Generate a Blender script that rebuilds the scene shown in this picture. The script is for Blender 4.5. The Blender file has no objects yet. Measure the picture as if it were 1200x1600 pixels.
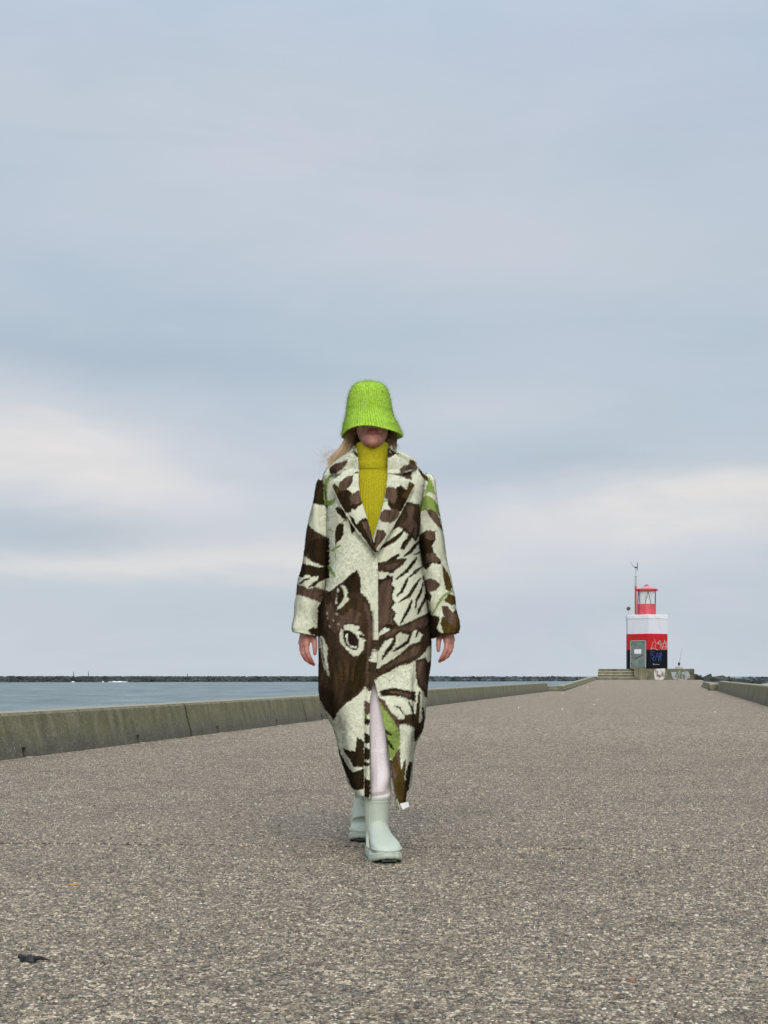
import bpy, math, random
import numpy as np
from mathutils import Vector
random.seed(7); rng = np.random.default_rng(7)
SC = bpy.context.scene; COL = SC.collection
F = 2222.0; HY = 1056.5; CZ = 0.69            # focal length in photo pixels, eye-level row, camera height
R_ = math.radians

# ------------------------------------------------------------------ camera, sky, sun, exposure
cam_d = bpy.data.cameras.new('camera'); cam = bpy.data.objects.new('camera', cam_d); COL.objects.link(cam)
cam.location = (0, 0, CZ); cam.rotation_euler = (R_(90), 0, 0)
cam_d.sensor_fit = 'VERTICAL'; cam_d.sensor_height = 36; cam_d.sensor_width = 27
cam_d.lens = 36 * F / 1600; cam_d.shift_y = (HY - 800) / 1600
cam_d.clip_start = 0.05; cam_d.clip_end = 30000
SC.camera = cam
SC.render.resolution_x = 768; SC.render.resolution_y = 1024
SC.view_settings.view_transform = 'Standard'; SC.view_settings.look = 'None'
SC.view_settings.exposure = 0.50; SC.view_settings.gamma = 1
SUN_EL, SUN_AZ = 35, 5     # behind the camera, a little to its right

sun_d = bpy.data.lights.new('sun', 'SUN'); sun = bpy.data.objects.new('sun', sun_d); COL.objects.link(sun)
sun_d.energy = 1.5; sun_d.angle = R_(38); sun_d.color = (1.0, 0.965, 0.91)
v = Vector((math.sin(R_(SUN_AZ)) * math.cos(R_(SUN_EL)), -math.cos(R_(SUN_AZ)) * math.cos(R_(SUN_EL)), math.sin(R_(SUN_EL))))
sun.rotation_euler = v.to_track_quat('Z', 'Y').to_euler(); sun.location = (5, -20, 30)

def lin(c):
    c = c / 255.0
    return c / 12.92 if c <= 0.04045 else ((c + 0.055) / 1.055) ** 2.4
def rgb(r, g, b, k=1.0): return (lin(r) * k, lin(g) * k, lin(b) * k, 1)

class NT:
    def __init__(s, tree): s.t = tree; s.n = tree.nodes; s.l = tree.links
    def node(s, typ, **kw):
        n = s.n.new(typ)
        for k, v_ in kw.items(): setattr(n, k, v_)
        return n
    def put(s, sock, val):
        if val is None: return
        if hasattr(val, 'is_linked') or isinstance(val, bpy.types.NodeSocket): s.l.new(val, sock)
        else: sock.default_value = val
    def m(s, op, a, b=None, c=None, clamp=False):
        n = s.node('ShaderNodeMath', operation=op); n.use_clamp = clamp
        for i, x in enumerate((a, b, c)):
            if x is not None: s.put(n.inputs[i], x)
        return n.outputs[0]
    def mix(s, f, a, b, mode='MIX'):
        n = s.node('ShaderNodeMix', data_type='RGBA', blend_type=mode)
        s.put(n.inputs[0], f); s.put(n.inputs[6], a); s.put(n.inputs[7], b); return n.outputs[2]
    def noise(s, vec, scale, detail=3, rough=0.55, dist=0.0):
        n = s.node('ShaderNodeTexNoise'); s.put(n.inputs['Vector'], vec)
        n.inputs['Scale'].default_value = scale; n.inputs['Detail'].default_value = detail
        n.inputs['Roughness'].default_value = rough; n.inputs['Distortion'].default_value = dist
        return n.outputs['Fac']
    def ramp(s, f, stops):
        n = s.node('ShaderNodeValToRGB'); s.put(n.inputs[0], f)
        e = n.color_ramp.elements
        while len(e) < len(stops): e.new(0.5)
        for i, (p, c) in enumerate(stops):
            e[i].position = p; e[i].color = c if len(c) == 4 else (*c, 1)
        return n.outputs[0]
    def map(s, vec, sc=(1, 1, 1), loc=(0, 0, 0)):
        n = s.node('ShaderNodeMapping'); s.put(n.inputs[0], vec)
        n.inputs['Scale'].default_value = sc; n.inputs['Location'].default_value = loc; return n.outputs[0]
    def bump(s, h, strength=0.5, dist=0.01):
        n = s.node('ShaderNodeBump'); s.put(n.inputs['Height'], h)
        n.inputs['Strength'].default_value = strength; n.inputs['Distance'].default_value = dist
        return n.outputs[0]

world = bpy.data.worlds.new('World'); SC.world = world; world.use_nodes = True
W = NT(world.node_tree); W.n.clear()
geo = W.node('ShaderNodeTexCoord').outputs['Generated']
sep = W.node('ShaderNodeSeparateXYZ'); W.l.new(geo, sep.inputs[0])
az = W.m('MULTIPLY', W.m('ARCTAN2', sep.outputs[0], sep.outputs[1]), 57.2958)
el = W.m('MULTIPLY', W.m('ARCSINE', sep.outputs[2]), 57.2958)
def vec3(x, y, z=0.0):
    n = W.node('ShaderNodeCombineXYZ'); W.put(n.inputs[0], x); W.put(n.inputs[1], y); W.put(n.inputs[2], z); return n.outputs[0]
# lumpy cloud sheets stretched along the horizon
cv = vec3(W.m('MULTIPLY', az, 0.055), W.m('MULTIPLY', el, 0.23))
n1 = W.noise(cv, 1.0, 5, 0.55, 0.3)
cv2 = vec3(W.m('MULTIPLY', az, 0.03), W.m('MULTIPLY', el, 0.09), 3.7)
n2 = W.noise(cv2, 1.0, 4, 0.5, 0.2)
cv3 = vec3(W.m('MULTIPLY', az, 0.16), W.m('MULTIPLY', el, 0.6), 8.1)
n3 = W.noise(cv3, 1.0, 6, 0.6, 0.4)
azd = W.m('ADD', az, W.m('MULTIPLY', W.m('SUBTRACT', n2, 0.5), 8.0))
eld = W.m('ADD', el, W.m('MULTIPLY', W.m('SUBTRACT', n1, 0.5), 4.0))
base = W.ramp(W.m('DIVIDE', W.m('MAXIMUM', el, 0.0), 90.0), [
    (0.0, rgb(200, 210, 219)), (0.03, rgb(192, 203, 214)), (0.075, rgb(188, 200, 213)), (0.15, rgb(179, 195, 209)),
    (0.20, rgb(184, 198, 214)), (0.28, rgb(182, 199, 217)), (0.55, rgb(192, 204, 218)), (1.0, rgb(205, 212, 222))])
def gauss(a0, e0, sa, se, tilt=0.0, amp=1.0):
    dx = W.m('DIVIDE', W.m('SUBTRACT', azd, a0), sa)
    ee = W.m('ADD', W.m('SUBTRACT', eld, e0), W.m('MULTIPLY', W.m('SUBTRACT', azd, a0), tilt))
    dy = W.m('DIVIDE', ee, se)
    r = W.m('ADD', W.m('MULTIPLY', dx, dx), W.m('MULTIPLY', dy, dy))
    return W.m('MULTIPLY', W.m('EXPONENT', W.m('MULTIPLY', r, -1.0)), amp)
bright = None
for g in (gauss(-14.5, 9.7, 8.5, 1.7, 0.16, 1.0), gauss(-12.5, 7.4, 10.0, 1.6, 0.1, 0.6), gauss(-13.5, 4.3, 6.0, 0.45, 0.02, 0.55),
          gauss(12.0, 6.4, 8.5, 1.5, -0.03, 1.1), gauss(-3.5, 4.6, 8.0, 1.0, 0.03, 0.85), gauss(3.0, 10.5, 6.0, 1.2, 0.0, 0.25),
          gauss(-5.0, 21.0, 16.0, 2.6, 0.05, 0.26), gauss(6.0, 16.5, 14.0, 2.2, 0.08, 0.22)):
    bright = g if bright is None else W.m('ADD', bright, g)
bright = W.m('MULTIPLY', bright, W.m('ADD', 0.55, W.m('MULTIPLY', n3, 1.1)))
col = W.mix(W.m('MINIMUM', bright, 1.0), base, rgb(227, 224, 223))
tint = W.m('MULTIPLY', W.m('SUBTRACT', W.noise(vec3(W.m('MULTIPLY', az, 0.09), W.m('MULTIPLY', el, 0.2), 21.0), 1.0, 5, 0.6, 0.6), 0.42), 3.0, clamp=True)
col = W.mix(W.m('MULTIPLY', tint, 0.38), col, rgb(200, 204, 222))
tint2 = W.m('MULTIPLY', W.m('SUBTRACT', W.noise(vec3(W.m('MULTIPLY', az, 0.07), W.m('MULTIPLY', el, 0.26), 31.0), 1.0, 5, 0.6, 0.6), 0.48), 3.0, clamp=True)
col = W.mix(W.m('MULTIPLY', tint2, 0.38), col, rgb(170, 188, 203))
bands = W.m('MULTIPLY', W.m('SUBTRACT', n1, 0.44), 1.5, clamp=True)
col = W.mix(W.m('MULTIPLY', bands, 0.7, clamp=True), col, rgb(201, 206, 217))
dk = W.m('MULTIPLY', W.m('SUBTRACT', W.m('ADD', W.m('MULTIPLY', n2, 0.6), W.m('MULTIPLY', n3, 0.4)), 0.5), 1.6, clamp=True)
col = W.mix(W.m('MULTIPLY', dk, 0.62), col, rgb(163, 180, 196))
dark = W.m('ADD', gauss(-10.0, 12.6, 9.0, 0.9, 0.1, 0.45), gauss(-13.0, 5.6, 6.0, 0.7, 0.0, 0.5))
dark = W.m('ADD', dark, gauss(6.0, 8.2, 10.0, 0.5, 0.0, 0.35))
col = W.mix(dark, col, rgb(165, 181, 197))
col = W.mix(1.0, col, (0.99, 0.98, 0.965, 1), 'MULTIPLY')
sky = W.node('ShaderNodeTexSky', sky_type='NISHITA'); sky.sun_disc = False
sky.sun_elevation = R_(SUN_EL); sky.sun_rotation = R_(180 - SUN_AZ); sky.air_density = 1.0; sky.dust_density = 2.0
bg1 = W.node('ShaderNodeBackground'); W.l.new(col, bg1.inputs[0]); 
# an overcast sky is brighter overhead than near the horizon
W.l.new(W.m('ADD', 0.745, W.m('MULTIPLY', W.m('SMOOTH_MIN', W.m('MAXIMUM', W.m('DIVIDE', W.m('SUBTRACT', el, 24.0), 50.0), 0.0), 1.0, 0.3), 1.1)), bg1.inputs[1])
bg2 = W.node('ShaderNodeBackground'); W.l.new(sky.outputs[0], bg2.inputs[0]); bg2.inputs[1].default_value = 0.08
ms = W.node('ShaderNodeMixShader'); ms.inputs[0].default_value = 0.06
W.l.new(bg1.outputs[0], ms.inputs[1]); W.l.new(bg2.outputs[0], ms.inputs[2])
wo = W.node('ShaderNodeOutputWorld'); W.l.new(ms.outputs[0], wo.inputs[0])

# ------------------------------------------------------------------ materials
def mat(name):
    m = bpy.data.materials.new(name); m.use_nodes = True
    T = NT(m.node_tree); b = T.n['Principled BSDF']; return m, T, b
def plain(name, color, rough=0.6, var=0.12, scale=20, bump=0.0, metal=0.0, spec=0.5):
    m, T, b = mat(name); tc = T.node('ShaderNodeTexCoord').outputs['Object']
    f = T.noise(tc, scale, 4)
    d = tuple(max(0, c * (1 - var * 1.6)) for c in color[:3]) + (1,); l = tuple(min(1, c * (1 + var)) for c in color[:3]) + (1,)
    T.l.new(T.ramp(f, [(0.3, d), (0.7, l)]), b.inputs['Base Color'])
    b.inputs['Roughness'].default_value = rough; b.inputs['Metallic'].default_value = metal
    b.inputs['Specular IOR Level'].default_value = spec
    if bump: T.l.new(T.bump(T.noise(tc, scale * 4, 5), bump, 0.01), b.inputs['Normal'])
    return m

def m_aggregate():
    m, T, b = mat('exposed_aggregate'); P = T.node('ShaderNodeNewGeometry').outputs['Position']
    vo = T.node('ShaderNodeTexVoronoi'); T.put(vo.inputs['Vector'], P); vo.inputs['Scale'].default_value = 92
    cells = T.node('ShaderNodeSeparateColor'); T.l.new(vo.outputs['Color'], cells.inputs[0])
    stone = T.ramp(cells.outputs[0], [(0.0, rgb(66, 60, 52)), (0.2, rgb(118, 106, 90)), (0.42, rgb(160, 144, 124)),
                                     (0.62, rgb(180, 162, 140)), (0.8, rgb(206, 192, 168)), (0.95, rgb(250, 240, 220))])
    warm = T.mix(T.m('MULTIPLY', cells.outputs[1], 0.2), stone, rgb(150, 112, 90))
    gap = T.ramp(vo.outputs['Distance'], [(0.35, (0, 0, 0)), (0.62, (1, 1, 1))])
    c = T.mix(T.m('MULTIPLY', gap, 0.8), warm, rgb(60, 56, 48))
    v2 = T.node('ShaderNodeTexVoronoi'); T.put(v2.inputs['Vector'], P); v2.inputs['Scale'].default_value = 42
    c2 = T.node('ShaderNodeSeparateColor'); T.l.new(v2.outputs['Color'], c2.inputs[0])
    c = T.mix(T.m('MULTIPLY', T.m('GREATER_THAN', c2.outputs[0], 0.62), 0.7), c, T.mix(1.0, c, rgb(150, 142, 134), 'MULTIPLY'))
    c = T.mix(T.m('MULTIPLY', T.m('GREATER_THAN', c2.outputs[1], 0.85), 0.6), c, rgb(216, 198, 172))
    big = T.noise(P, 0.55, 5, 0.6); mid = T.noise(P, 4.5, 5, 0.65)
    c = T.mix(T.m('MULTIPLY', T.m('SUBTRACT', big, 0.42, clamp=True), 1.5, clamp=True), c, T.mix(1.0, c, rgb(228, 228, 222), 'MULTIPLY'))
    c = T.mix(T.m('MULTIPLY', T.m('SUBTRACT', mid, 0.5, clamp=True), 2.2, clamp=True), c, T.mix(1.0, c, rgb(226, 222, 218), 'MULTIPLY'))
    c = T.mix(1.0, c, (1.19, 1.155, 1.09, 1), 'MULTIPLY')
    T.l.new(c, b.inputs['Base Color']); b.inputs['Roughness'].default_value = 0.8
    h = T.m('SUBTRACT', 1.0, vo.outputs['Distance'])
    T.l.new(T.bump(h, 1.0, 0.010), b.inputs['Normal'])
    return m
M_AGG = m_aggregate()

def m_pebble():
    m, T, b = mat('pebbles'); a = T.node('ShaderNodeAttribute', attribute_type='INSTANCER', attribute_name='tone')
    f = a.outputs['Fac']
    c = T.ramp(f, [(0.0, rgb(44, 42, 39)), (0.16, rgb(80, 74, 65)), (0.32, rgb(118, 106, 90)), (0.45, rgb(144, 130, 110)),
                   (0.56, rgb(110, 93, 76)), (0.68, rgb(150, 140, 122)), (0.80, rgb(92, 93, 92)), (0.90, rgb(170, 158, 136)), (0.985, rgb(206, 194, 170)), (1.0, rgb(228, 222, 206))])
    P = T.node('ShaderNodeNewGeometry').outputs['Position']
    n = T.noise(P, 260, 3); c = T.mix(T.m('MULTIPLY', n, 0.35), c, rgb(120, 112, 104))
    c = T.mix(1.0, c, (.98, .96, .91, 1), 'MULTIPLY')
    pt = T.m('MULTIPLY', T.m('SUBTRACT', T.noise(P, 1.1, 5, .65), .45, clamp=True), 2.5, clamp=True); c = T.mix(pt, c, T.mix(1.0, c, rgb(206, 210, 208), 'MULTIPLY'))
    c = T.mix(T.m('MULTIPLY', T.m('SUBTRACT', T.noise(P, 6.0, 4, .6), .5, clamp=True), 2.4, clamp=True), c, T.mix(1.0, c, rgb(205, 198, 190), 'MULTIPLY'))
    T.l.new(c, b.inputs['Base Color']); b.inputs['Roughness'].default_value = 0.62
    return m
M_PEB = m_pebble()

def m_wall():
    m, T, b = mat('algae_concrete'); P = T.node('ShaderNodeNewGeometry').outputs['Position']
    s = T.node('ShaderNodeSeparateXYZ'); T.l.new(P, s.inputs[0])
    streak = T.noise(T.map(P, (5, 5, 0.9)), 1.6, 5, 0.65); blot = T.noise(P, 1.3, 5, 0.6); fine = T.noise(P, 38, 4, 0.7)
    c = T.ramp(streak, [(0.25, rgb(78, 74, 52)), (0.45, rgb(104, 99, 73)), (0.6, rgb(122, 116, 90)), (0.8, rgb(142, 136, 114))])
    c = T.mix(T.m('MULTIPLY', blot, 0.4), c, rgb(96, 99, 62))
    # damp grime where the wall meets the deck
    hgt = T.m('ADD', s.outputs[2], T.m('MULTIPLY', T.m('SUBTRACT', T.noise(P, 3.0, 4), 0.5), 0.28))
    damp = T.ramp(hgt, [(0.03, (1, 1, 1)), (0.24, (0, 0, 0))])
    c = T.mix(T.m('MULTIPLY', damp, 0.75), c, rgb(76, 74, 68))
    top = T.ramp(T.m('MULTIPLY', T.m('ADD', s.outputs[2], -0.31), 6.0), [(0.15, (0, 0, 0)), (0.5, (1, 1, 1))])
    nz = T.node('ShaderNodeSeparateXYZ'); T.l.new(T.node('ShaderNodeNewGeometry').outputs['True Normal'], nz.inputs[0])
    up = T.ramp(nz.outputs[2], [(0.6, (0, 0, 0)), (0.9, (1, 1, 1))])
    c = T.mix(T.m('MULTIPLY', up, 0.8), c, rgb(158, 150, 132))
    pits = T.ramp(T.noise(P, 34, 4, 0.7), [(0.58, (0, 0, 0)), (0.66, (1, 1, 1))])
    c = T.mix(T.m('MULTIPLY', pits, 0.35), c, rgb(190, 188, 176))
    dk = T.ramp(T.noise(T.map(P, (1, 1, 1), (3, 9, 1)), 42, 4, 0.6), [(0.3, (1, 1, 1)), (0.42, (0, 0, 0))])
    c = T.mix(T.m('MULTIPLY', dk, 0.75), c, rgb(50, 48, 36))
    T.l.new(c, b.inputs['Base Color']); b.inputs['Roughness'].default_value = 0.9
    T.l.new(T.bump(T.m('ADD', fine, T.m('MULTIPLY', streak, 0.6)), 0.6, 0.012), b.inputs['Normal'])
    return m
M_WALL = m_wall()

def m_vcol(name, rough=0.9, noise_scale=300, namp=0.25, sheen=0.0):
    m, T, b = mat(name); a = T.node('ShaderNodeAttribute', attribute_name='Col'); n = T.node('ShaderNodeAttribute', attribute_name='nrm')
    P = T.node('ShaderNodeNewGeometry').outputs['Position']
    c = T.mix(T.m('MULTIPLY', T.noise(P, noise_scale, 3), namp * .6), a.outputs['Color'], T.mix(1.0, a.outputs['Color'], rgb(130, 126, 120), 'MULTIPLY'))
    T.l.new(c, b.inputs['Base Color']); b.inputs['Roughness'].default_value = rough; b.inputs['Specular IOR Level'].default_value = 0.12
    bp = T.node('ShaderNodeBump'); T.l.new(T.noise(P, noise_scale * 0.55, 3), bp.inputs['Height']); bp.inputs['Strength'].default_value = 0.5; bp.inputs['Distance'].default_value = 0.004
    T.l.new(n.outputs['Vector'], bp.inputs['Normal']); T.l.new(bp.outputs[0], b.inputs['Normal'])
    if sheen: b.inputs['Sheen Weight'].default_value = sheen
    return m
M_FUR = m_vcol('printed_fleece', 0.95, 260, 0.35)
M_LIME = m_vcol('lime_mohair', 0.9, 400, 0.35)

M_LIN = plain('coat_lining', (0.72, 0.70, 0.68), 0.7)
def m_skin():
    m, T, b = mat('skin'); P = T.node('ShaderNodeNewGeometry').outputs['Position']
    a = T.node('ShaderNodeAttribute', attribute_name='Col')
    c = T.mix(T.m('MULTIPLY', T.noise(P, 60, 4), 0.5), a.outputs['Color'], T.mix(1.0, a.outputs['Color'], rgb(225, 190, 180), 'MULTIPLY'))
    T.l.new(c, b.inputs['Base Color']); b.inputs['Roughness'].default_value = 0.5
    b.inputs['Subsurface Weight'].default_value = 0.12; b.inputs['Subsurface Radius'].default_value = (0.012, 0.005, 0.003)
    T.l.new(T.bump(T.noise(P, 500, 3), 0.25, 0.001), b.inputs['Normal']); return m
M_SKIN = m_skin()
M_YEL = plain('mustard_knit', (0.48, 0.42, 0.017), 0.9, 0.25, 260, 0.3, spec=0.15)
M_TROU = plain('pale_pink_cotton', (0.78, 0.70, 0.71), 0.85, 0.06, 120, 0.15, spec=0.2)
M_BOOT = plain('sage_rubber', (0.46, 0.51, 0.42), 0.42, 0.04, 14, 0.03)
M_TREAD = plain('dark_tread', (0.06, 0.07, 0.06), 0.7)
def m_hair():
    m, T, b = mat('hair'); a = T.node('ShaderNodeAttribute', attribute_name='Col')
    T.l.new(a.outputs['Color'], b.inputs['Base Color']); b.inputs['Roughness'].default_value = 0.5; return m
M_HAIR = m_hair()

# ------------------------------------------------------------------ mesh helpers
def tag(o, label=None, cat=None, group=None, kind=None):
    if label: o['label'] = label
    if cat: o['category'] = cat
    if group: o['group'] = group
    if kind: o['kind'] = kind
    return o
def empty(name, loc, label=None, cat=None, group=None, kind=None, parent=None):
    o = bpy.data.objects.new(name, None); COL.objects.link(o); o.empty_display_size = 0.2
    o.location = loc
    if parent: o.parent = parent; o.location = Vector(loc) - wloc(parent)
    return tag(o, label, cat, group, kind)
def wloc(o):
    p = Vector((0, 0, 0))
    while o is not None: p = p + o.location; o = o.parent
    return p
def mk(name, V, Fc, mats, parent=None, smooth=True, col=None, nrm=None, fmat=None, origin=None):
    """V in world space; the object sits at its parent's origin (or at `origin`)."""
    V = np.asarray(V, dtype=np.float64).reshape(-1, 3)
    base = wloc(parent) if parent else Vector((0, 0, 0))
    org = Vector(origin) if origin is not None else base
    me = bpy.data.meshes.new(name)
    if isinstance(Fc, np.ndarray):
        k = Fc.shape[1]; n = len(Fc)
        me.vertices.add(len(V)); me.vertices.foreach_set('co', (V - np.array(org)).ravel())
        me.loops.add(n * k); me.loops.foreach_set('vertex_index', Fc.astype(np.int32).ravel())
        me.polygons.add(n); me.polygons.foreach_set('loop_start', np.arange(0, n * k, k, dtype=np.int32))
        me.update(calc_edges=True)
    else:
        me.from_pydata((V - np.array(org)).tolist(), [], Fc)
    for m in (mats if isinstance(mats, (list, tuple)) else [mats]): me.materials.append(m)
    me.polygons.foreach_set('use_smooth', np.full(len(me.polygons), smooth))
    if fmat is not None: me.polygons.foreach_set('material_index', np.asarray(fmat, dtype=np.int32))
    if col is not None:
        a = me.color_attributes.new('Col', 'FLOAT_COLOR', 'POINT'); c4 = np.ones((len(V), 4)); c4[:, :3] = col
        a.data.foreach_set('color', c4.ravel())
    if nrm is not None:
        a = me.attributes.new('nrm', 'FLOAT_VECTOR', 'POINT'); a.data.foreach_set('vector', np.asarray(nrm, dtype=np.float32).ravel())
    me.validate(); me.update()
    o = bpy.data.objects.new(name, me); COL.objects.link(o)
    if parent: o.parent = parent; o.location = org - base
    else: o.location = org
    return o
class MB:
    """collects simple shapes into one mesh"""
    def __init__(s): s.v = []; s.f = []; s.m = []
    def add(s, V, Fc, mi=0):
        k = len(s.v); s.v += [tuple(p) for p in V]; s.f += [tuple(i + k for i in f) for f in Fc]; s.m += [mi] * len(Fc); return s
    def box(s, c, d, rz=0.0, mi=0, taper=1.0, jit=0.0):
        x, y, z = c; a, b, h = d[0] / 2, d[1] / 2, d[2] / 2; V = []
        for dz, t in ((-h, 1), (h, taper)):
            for sx, sy in ((-1, -1), (1, -1), (1, 1), (-1, 1)):
                px, py = sx * a * t, sy * b * t
                V.append((x + px * math.cos(rz) - py * math.sin(rz) + random.uniform(-jit, jit), y + px * math.sin(rz) + py * math.cos(rz) + random.uniform(-jit, jit), z + dz + random.uniform(-jit, jit)))
        return s.add(V, [(0, 3, 2, 1), (4, 5, 6, 7), (0, 1, 5, 4), (1, 2, 6, 5), (2, 3, 7, 6), (3, 0, 4, 7)], mi)
    def tube(s, pts, rad, n=8, mi=0, cap=True, sq=1.0):
        pts = [Vector(p) for p in pts]; rad = rad if isinstance(rad, (list, tuple)) else [rad] * len(pts)
        V = []; up = None
        for i, p in enumerate(pts):
            d = (pts[min(i + 1, len(pts) - 1)] - pts[max(i - 1, 0)]).normalized()
            a = Vector((0, 0, 1)) if abs(d.z) < 0.9 else Vector((0, 1, 0))
            if up is not None: a = up
            u = (a - d * a.dot(d)).normalized(); w = d.cross(u); up = u
            for k in range(n):
                t = 2 * math.pi * k / n; V.append(p + (u * math.cos(t) + w * math.sin(t) * sq) * rad[i])
        Fc = []
        for i in range(len(pts) - 1):
            for k in range(n): Fc.append((i * n + k, i * n + (k + 1) % n, (i + 1) * n + (k + 1) % n, (i + 1) * n + k))
        if cap: Fc += [tuple(range(n))[::-1], tuple(range((len(pts) - 1) * n, len(pts) * n))]
        return s.add(V, Fc, mi)
    def ball(s, c, r, n=12, mi=0):
        r = r if isinstance(r, (list, tuple)) else (r, r, r); V = []; Fc = []
        for i in range(n + 1):
            t = math.pi * i / n
            for k in range(2 * n):
                p = math.pi * k / n
                V.append((c[0] + r[0] * math.sin(t) * math.cos(p), c[1] + r[1] * math.sin(t) * math.sin(p), c[2] + r[2] * math.cos(t)))
        for i in range(n):
            for k in range(2 * n): Fc.append((i * 2 * n + k, (i + 1) * 2 * n + k, (i + 1) * 2 * n + (k + 1) % (2 * n), i * 2 * n + (k + 1) % (2 * n)))
        return s.add(V, Fc, mi)
    def rings(s, rings, cap=True, mi=0):
        n = len(rings[0]); V = [p for r in rings for p in r]; Fc = []
        for i in range(len(rings) - 1):
            for k in range(n): Fc.append((i * n + k, i * n + (k + 1) % n, (i + 1) * n + (k + 1) % n, (i + 1) * n + k))
        if cap: Fc += [tuple(range(n))[::-1], tuple(range((len(rings) - 1) * n, len(rings) * n))]
        return s.add(V, Fc, mi)
    def prism(s, poly, axis_o, ex, ez, en, t0, t1, mi=0):
        o, ex, ez, en = Vector(axis_o), Vector(ex), Vector(ez), Vector(en); n = len(poly)
        V = [o + ex * p[0] + ez * p[1] + en * t for t in (t0, t1) for p in poly]
        Fc = [tuple(range(n)), tuple(range(n, 2 * n))[::-1]] + [(i, i + n, (i + 1) % n + n, (i + 1) % n) for i in range(n)]
        return s.add(V, Fc, mi)
    def build(s, name, mats, parent=None, smooth=False, origin=None, col=None):
        return mk(name, np.array([tuple(v_) for v_ in s.v]), s.f, mats, parent, smooth, fmat=s.m, origin=origin, col=col)
def fix_normals(o):
    import bmesh
    bm = bmesh.new(); bm.from_mesh(o.data); bmesh.ops.recalc_face_normals(bm, faces=bm.faces); bm.to_mesh(o.data); bm.free(); return o
def remesh(o, voxel, smooth=6):
    md = o.modifiers.new('r', 'REMESH'); md.mode = 'VOXEL'; md.voxel_size = voxel; md.use_smooth_shade = True
    sm = o.modifiers.new('s', 'SMOOTH'); sm.iterations = smooth; sm.factor = 0.5
    dg = bpy.context.evaluated_depsgraph_get(); dg.update()
    me = bpy.data.meshes.new_from_object(o.evaluated_get(dg)); o.modifiers.clear(); old = o.data; mats = list(old.materials)
    o.data = me; me.materials.clear()
    for m in mats: me.materials.append(m)
    me.polygons.foreach_set('material_index', np.zeros(len(me.polygons), dtype=np.int32))
    me.polygons.foreach_set('use_smooth', np.ones(len(me.polygons), dtype=bool)); return o
def verts_of(o):
    a = np.empty(len(o.data.vertices) * 3); o.data.vertices.foreach_get('co', a); return a.reshape(-1, 3)
def P(px, py, Y): return ((px - 600) * Y / F, Y, CZ + (HY - py) * Y / F)
def deck_h(y): return 0.0 if y < 65 else min(0.44, 0.44 * (y - 65) / 35)
def G(px, py):
    """point on the deck seen at a photo pixel"""
    lo, hi = 1.0, 99.0
    for _ in range(50):
        m_ = (lo + hi) / 2
        if HY + (CZ - deck_h(m_)) * F / m_ > py: lo = m_
        else: hi = m_
    return ((px - 600) * lo / F, lo, deck_h(lo))
def it(tab, x):
    tab = np.array(tab, dtype=float); return [np.interp(x, tab[:, 0], tab[:, k]) for k in range(1, tab.shape[1])]

# ------------------------------------------------------------------ water, pier, deck
SL = 0.2; TL, TR = -5.46, 2.26                      # walls run along x = SL*y + t
def m_water():
    m, T, b = mat('sea_water'); P_ = T.node('ShaderNodeNewGeometry').outputs['Position']
    a = T.noise(T.map(P_, (0.10, 0.035, 0.1)), 1.0, 6, 0.62); w = T.noise(T.map(P_, (0.5, 0.22, 0.1)), 1.0, 5, 0.6)
    c = T.ramp(a, [(0.3, rgb(88, 103, 106)), (0.7, rgb(130, 144, 146))]); T.l.new(c, b.inputs['Base Color'])
    b.inputs['Roughness'].default_value = 0.42; b.inputs['Specular IOR Level'].default_value = 0.18
    T.l.new(T.bump(T.m('ADD', a, T.m('MULTIPLY', w, 0.8)), 1.0, 1.8), b.inputs['Normal']); return m
M_WATER = m_water(); WZ = -3.3
sea = mk('sea', [(-9000, -600, WZ), (9000, -600, WZ), (9000, 16000, WZ), (-9000, 16000, WZ)], [(0, 1, 2, 3)], M_WATER); tag(sea, kind='structure')
M_CORE = plain('pier_core', (0.16, 0.15, 0.13), 0.9, 0.2, 3, 0.3)
mb = MB(); T0, T1 = TL - 0.7, TR + 0.7
ys = [-12, 65, 100, 108]
def corerow(y, z): return [(SL * y + T0, y, z), (SL * y + T1 + (0.6 if y > 90 else 0), y, z)]
V = []
for y in ys: V += corerow(y, deck_h(y) - 0.16) + [(SL * y + T1 + 2.2, y, WZ - 2), (SL * y + T0 - 2.2, y, WZ - 2)]
Fc = []
for i in range(3): Fc += [tuple(4 * i + k for k in (0, 1)) + tuple(4 * (i + 1) + k for k in (1, 0)), (4 * i + 1, 4 * i + 2, 4 * i + 6, 4 * i + 5), (4 * i + 3, 4 * i, 4 * i + 4, 4 * i + 7)]
Fc += [(0, 3, 2, 1), (12, 13, 14, 15)]
mb.add(V, Fc); tag(mb.build('pier', M_CORE), kind='structure')

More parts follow.
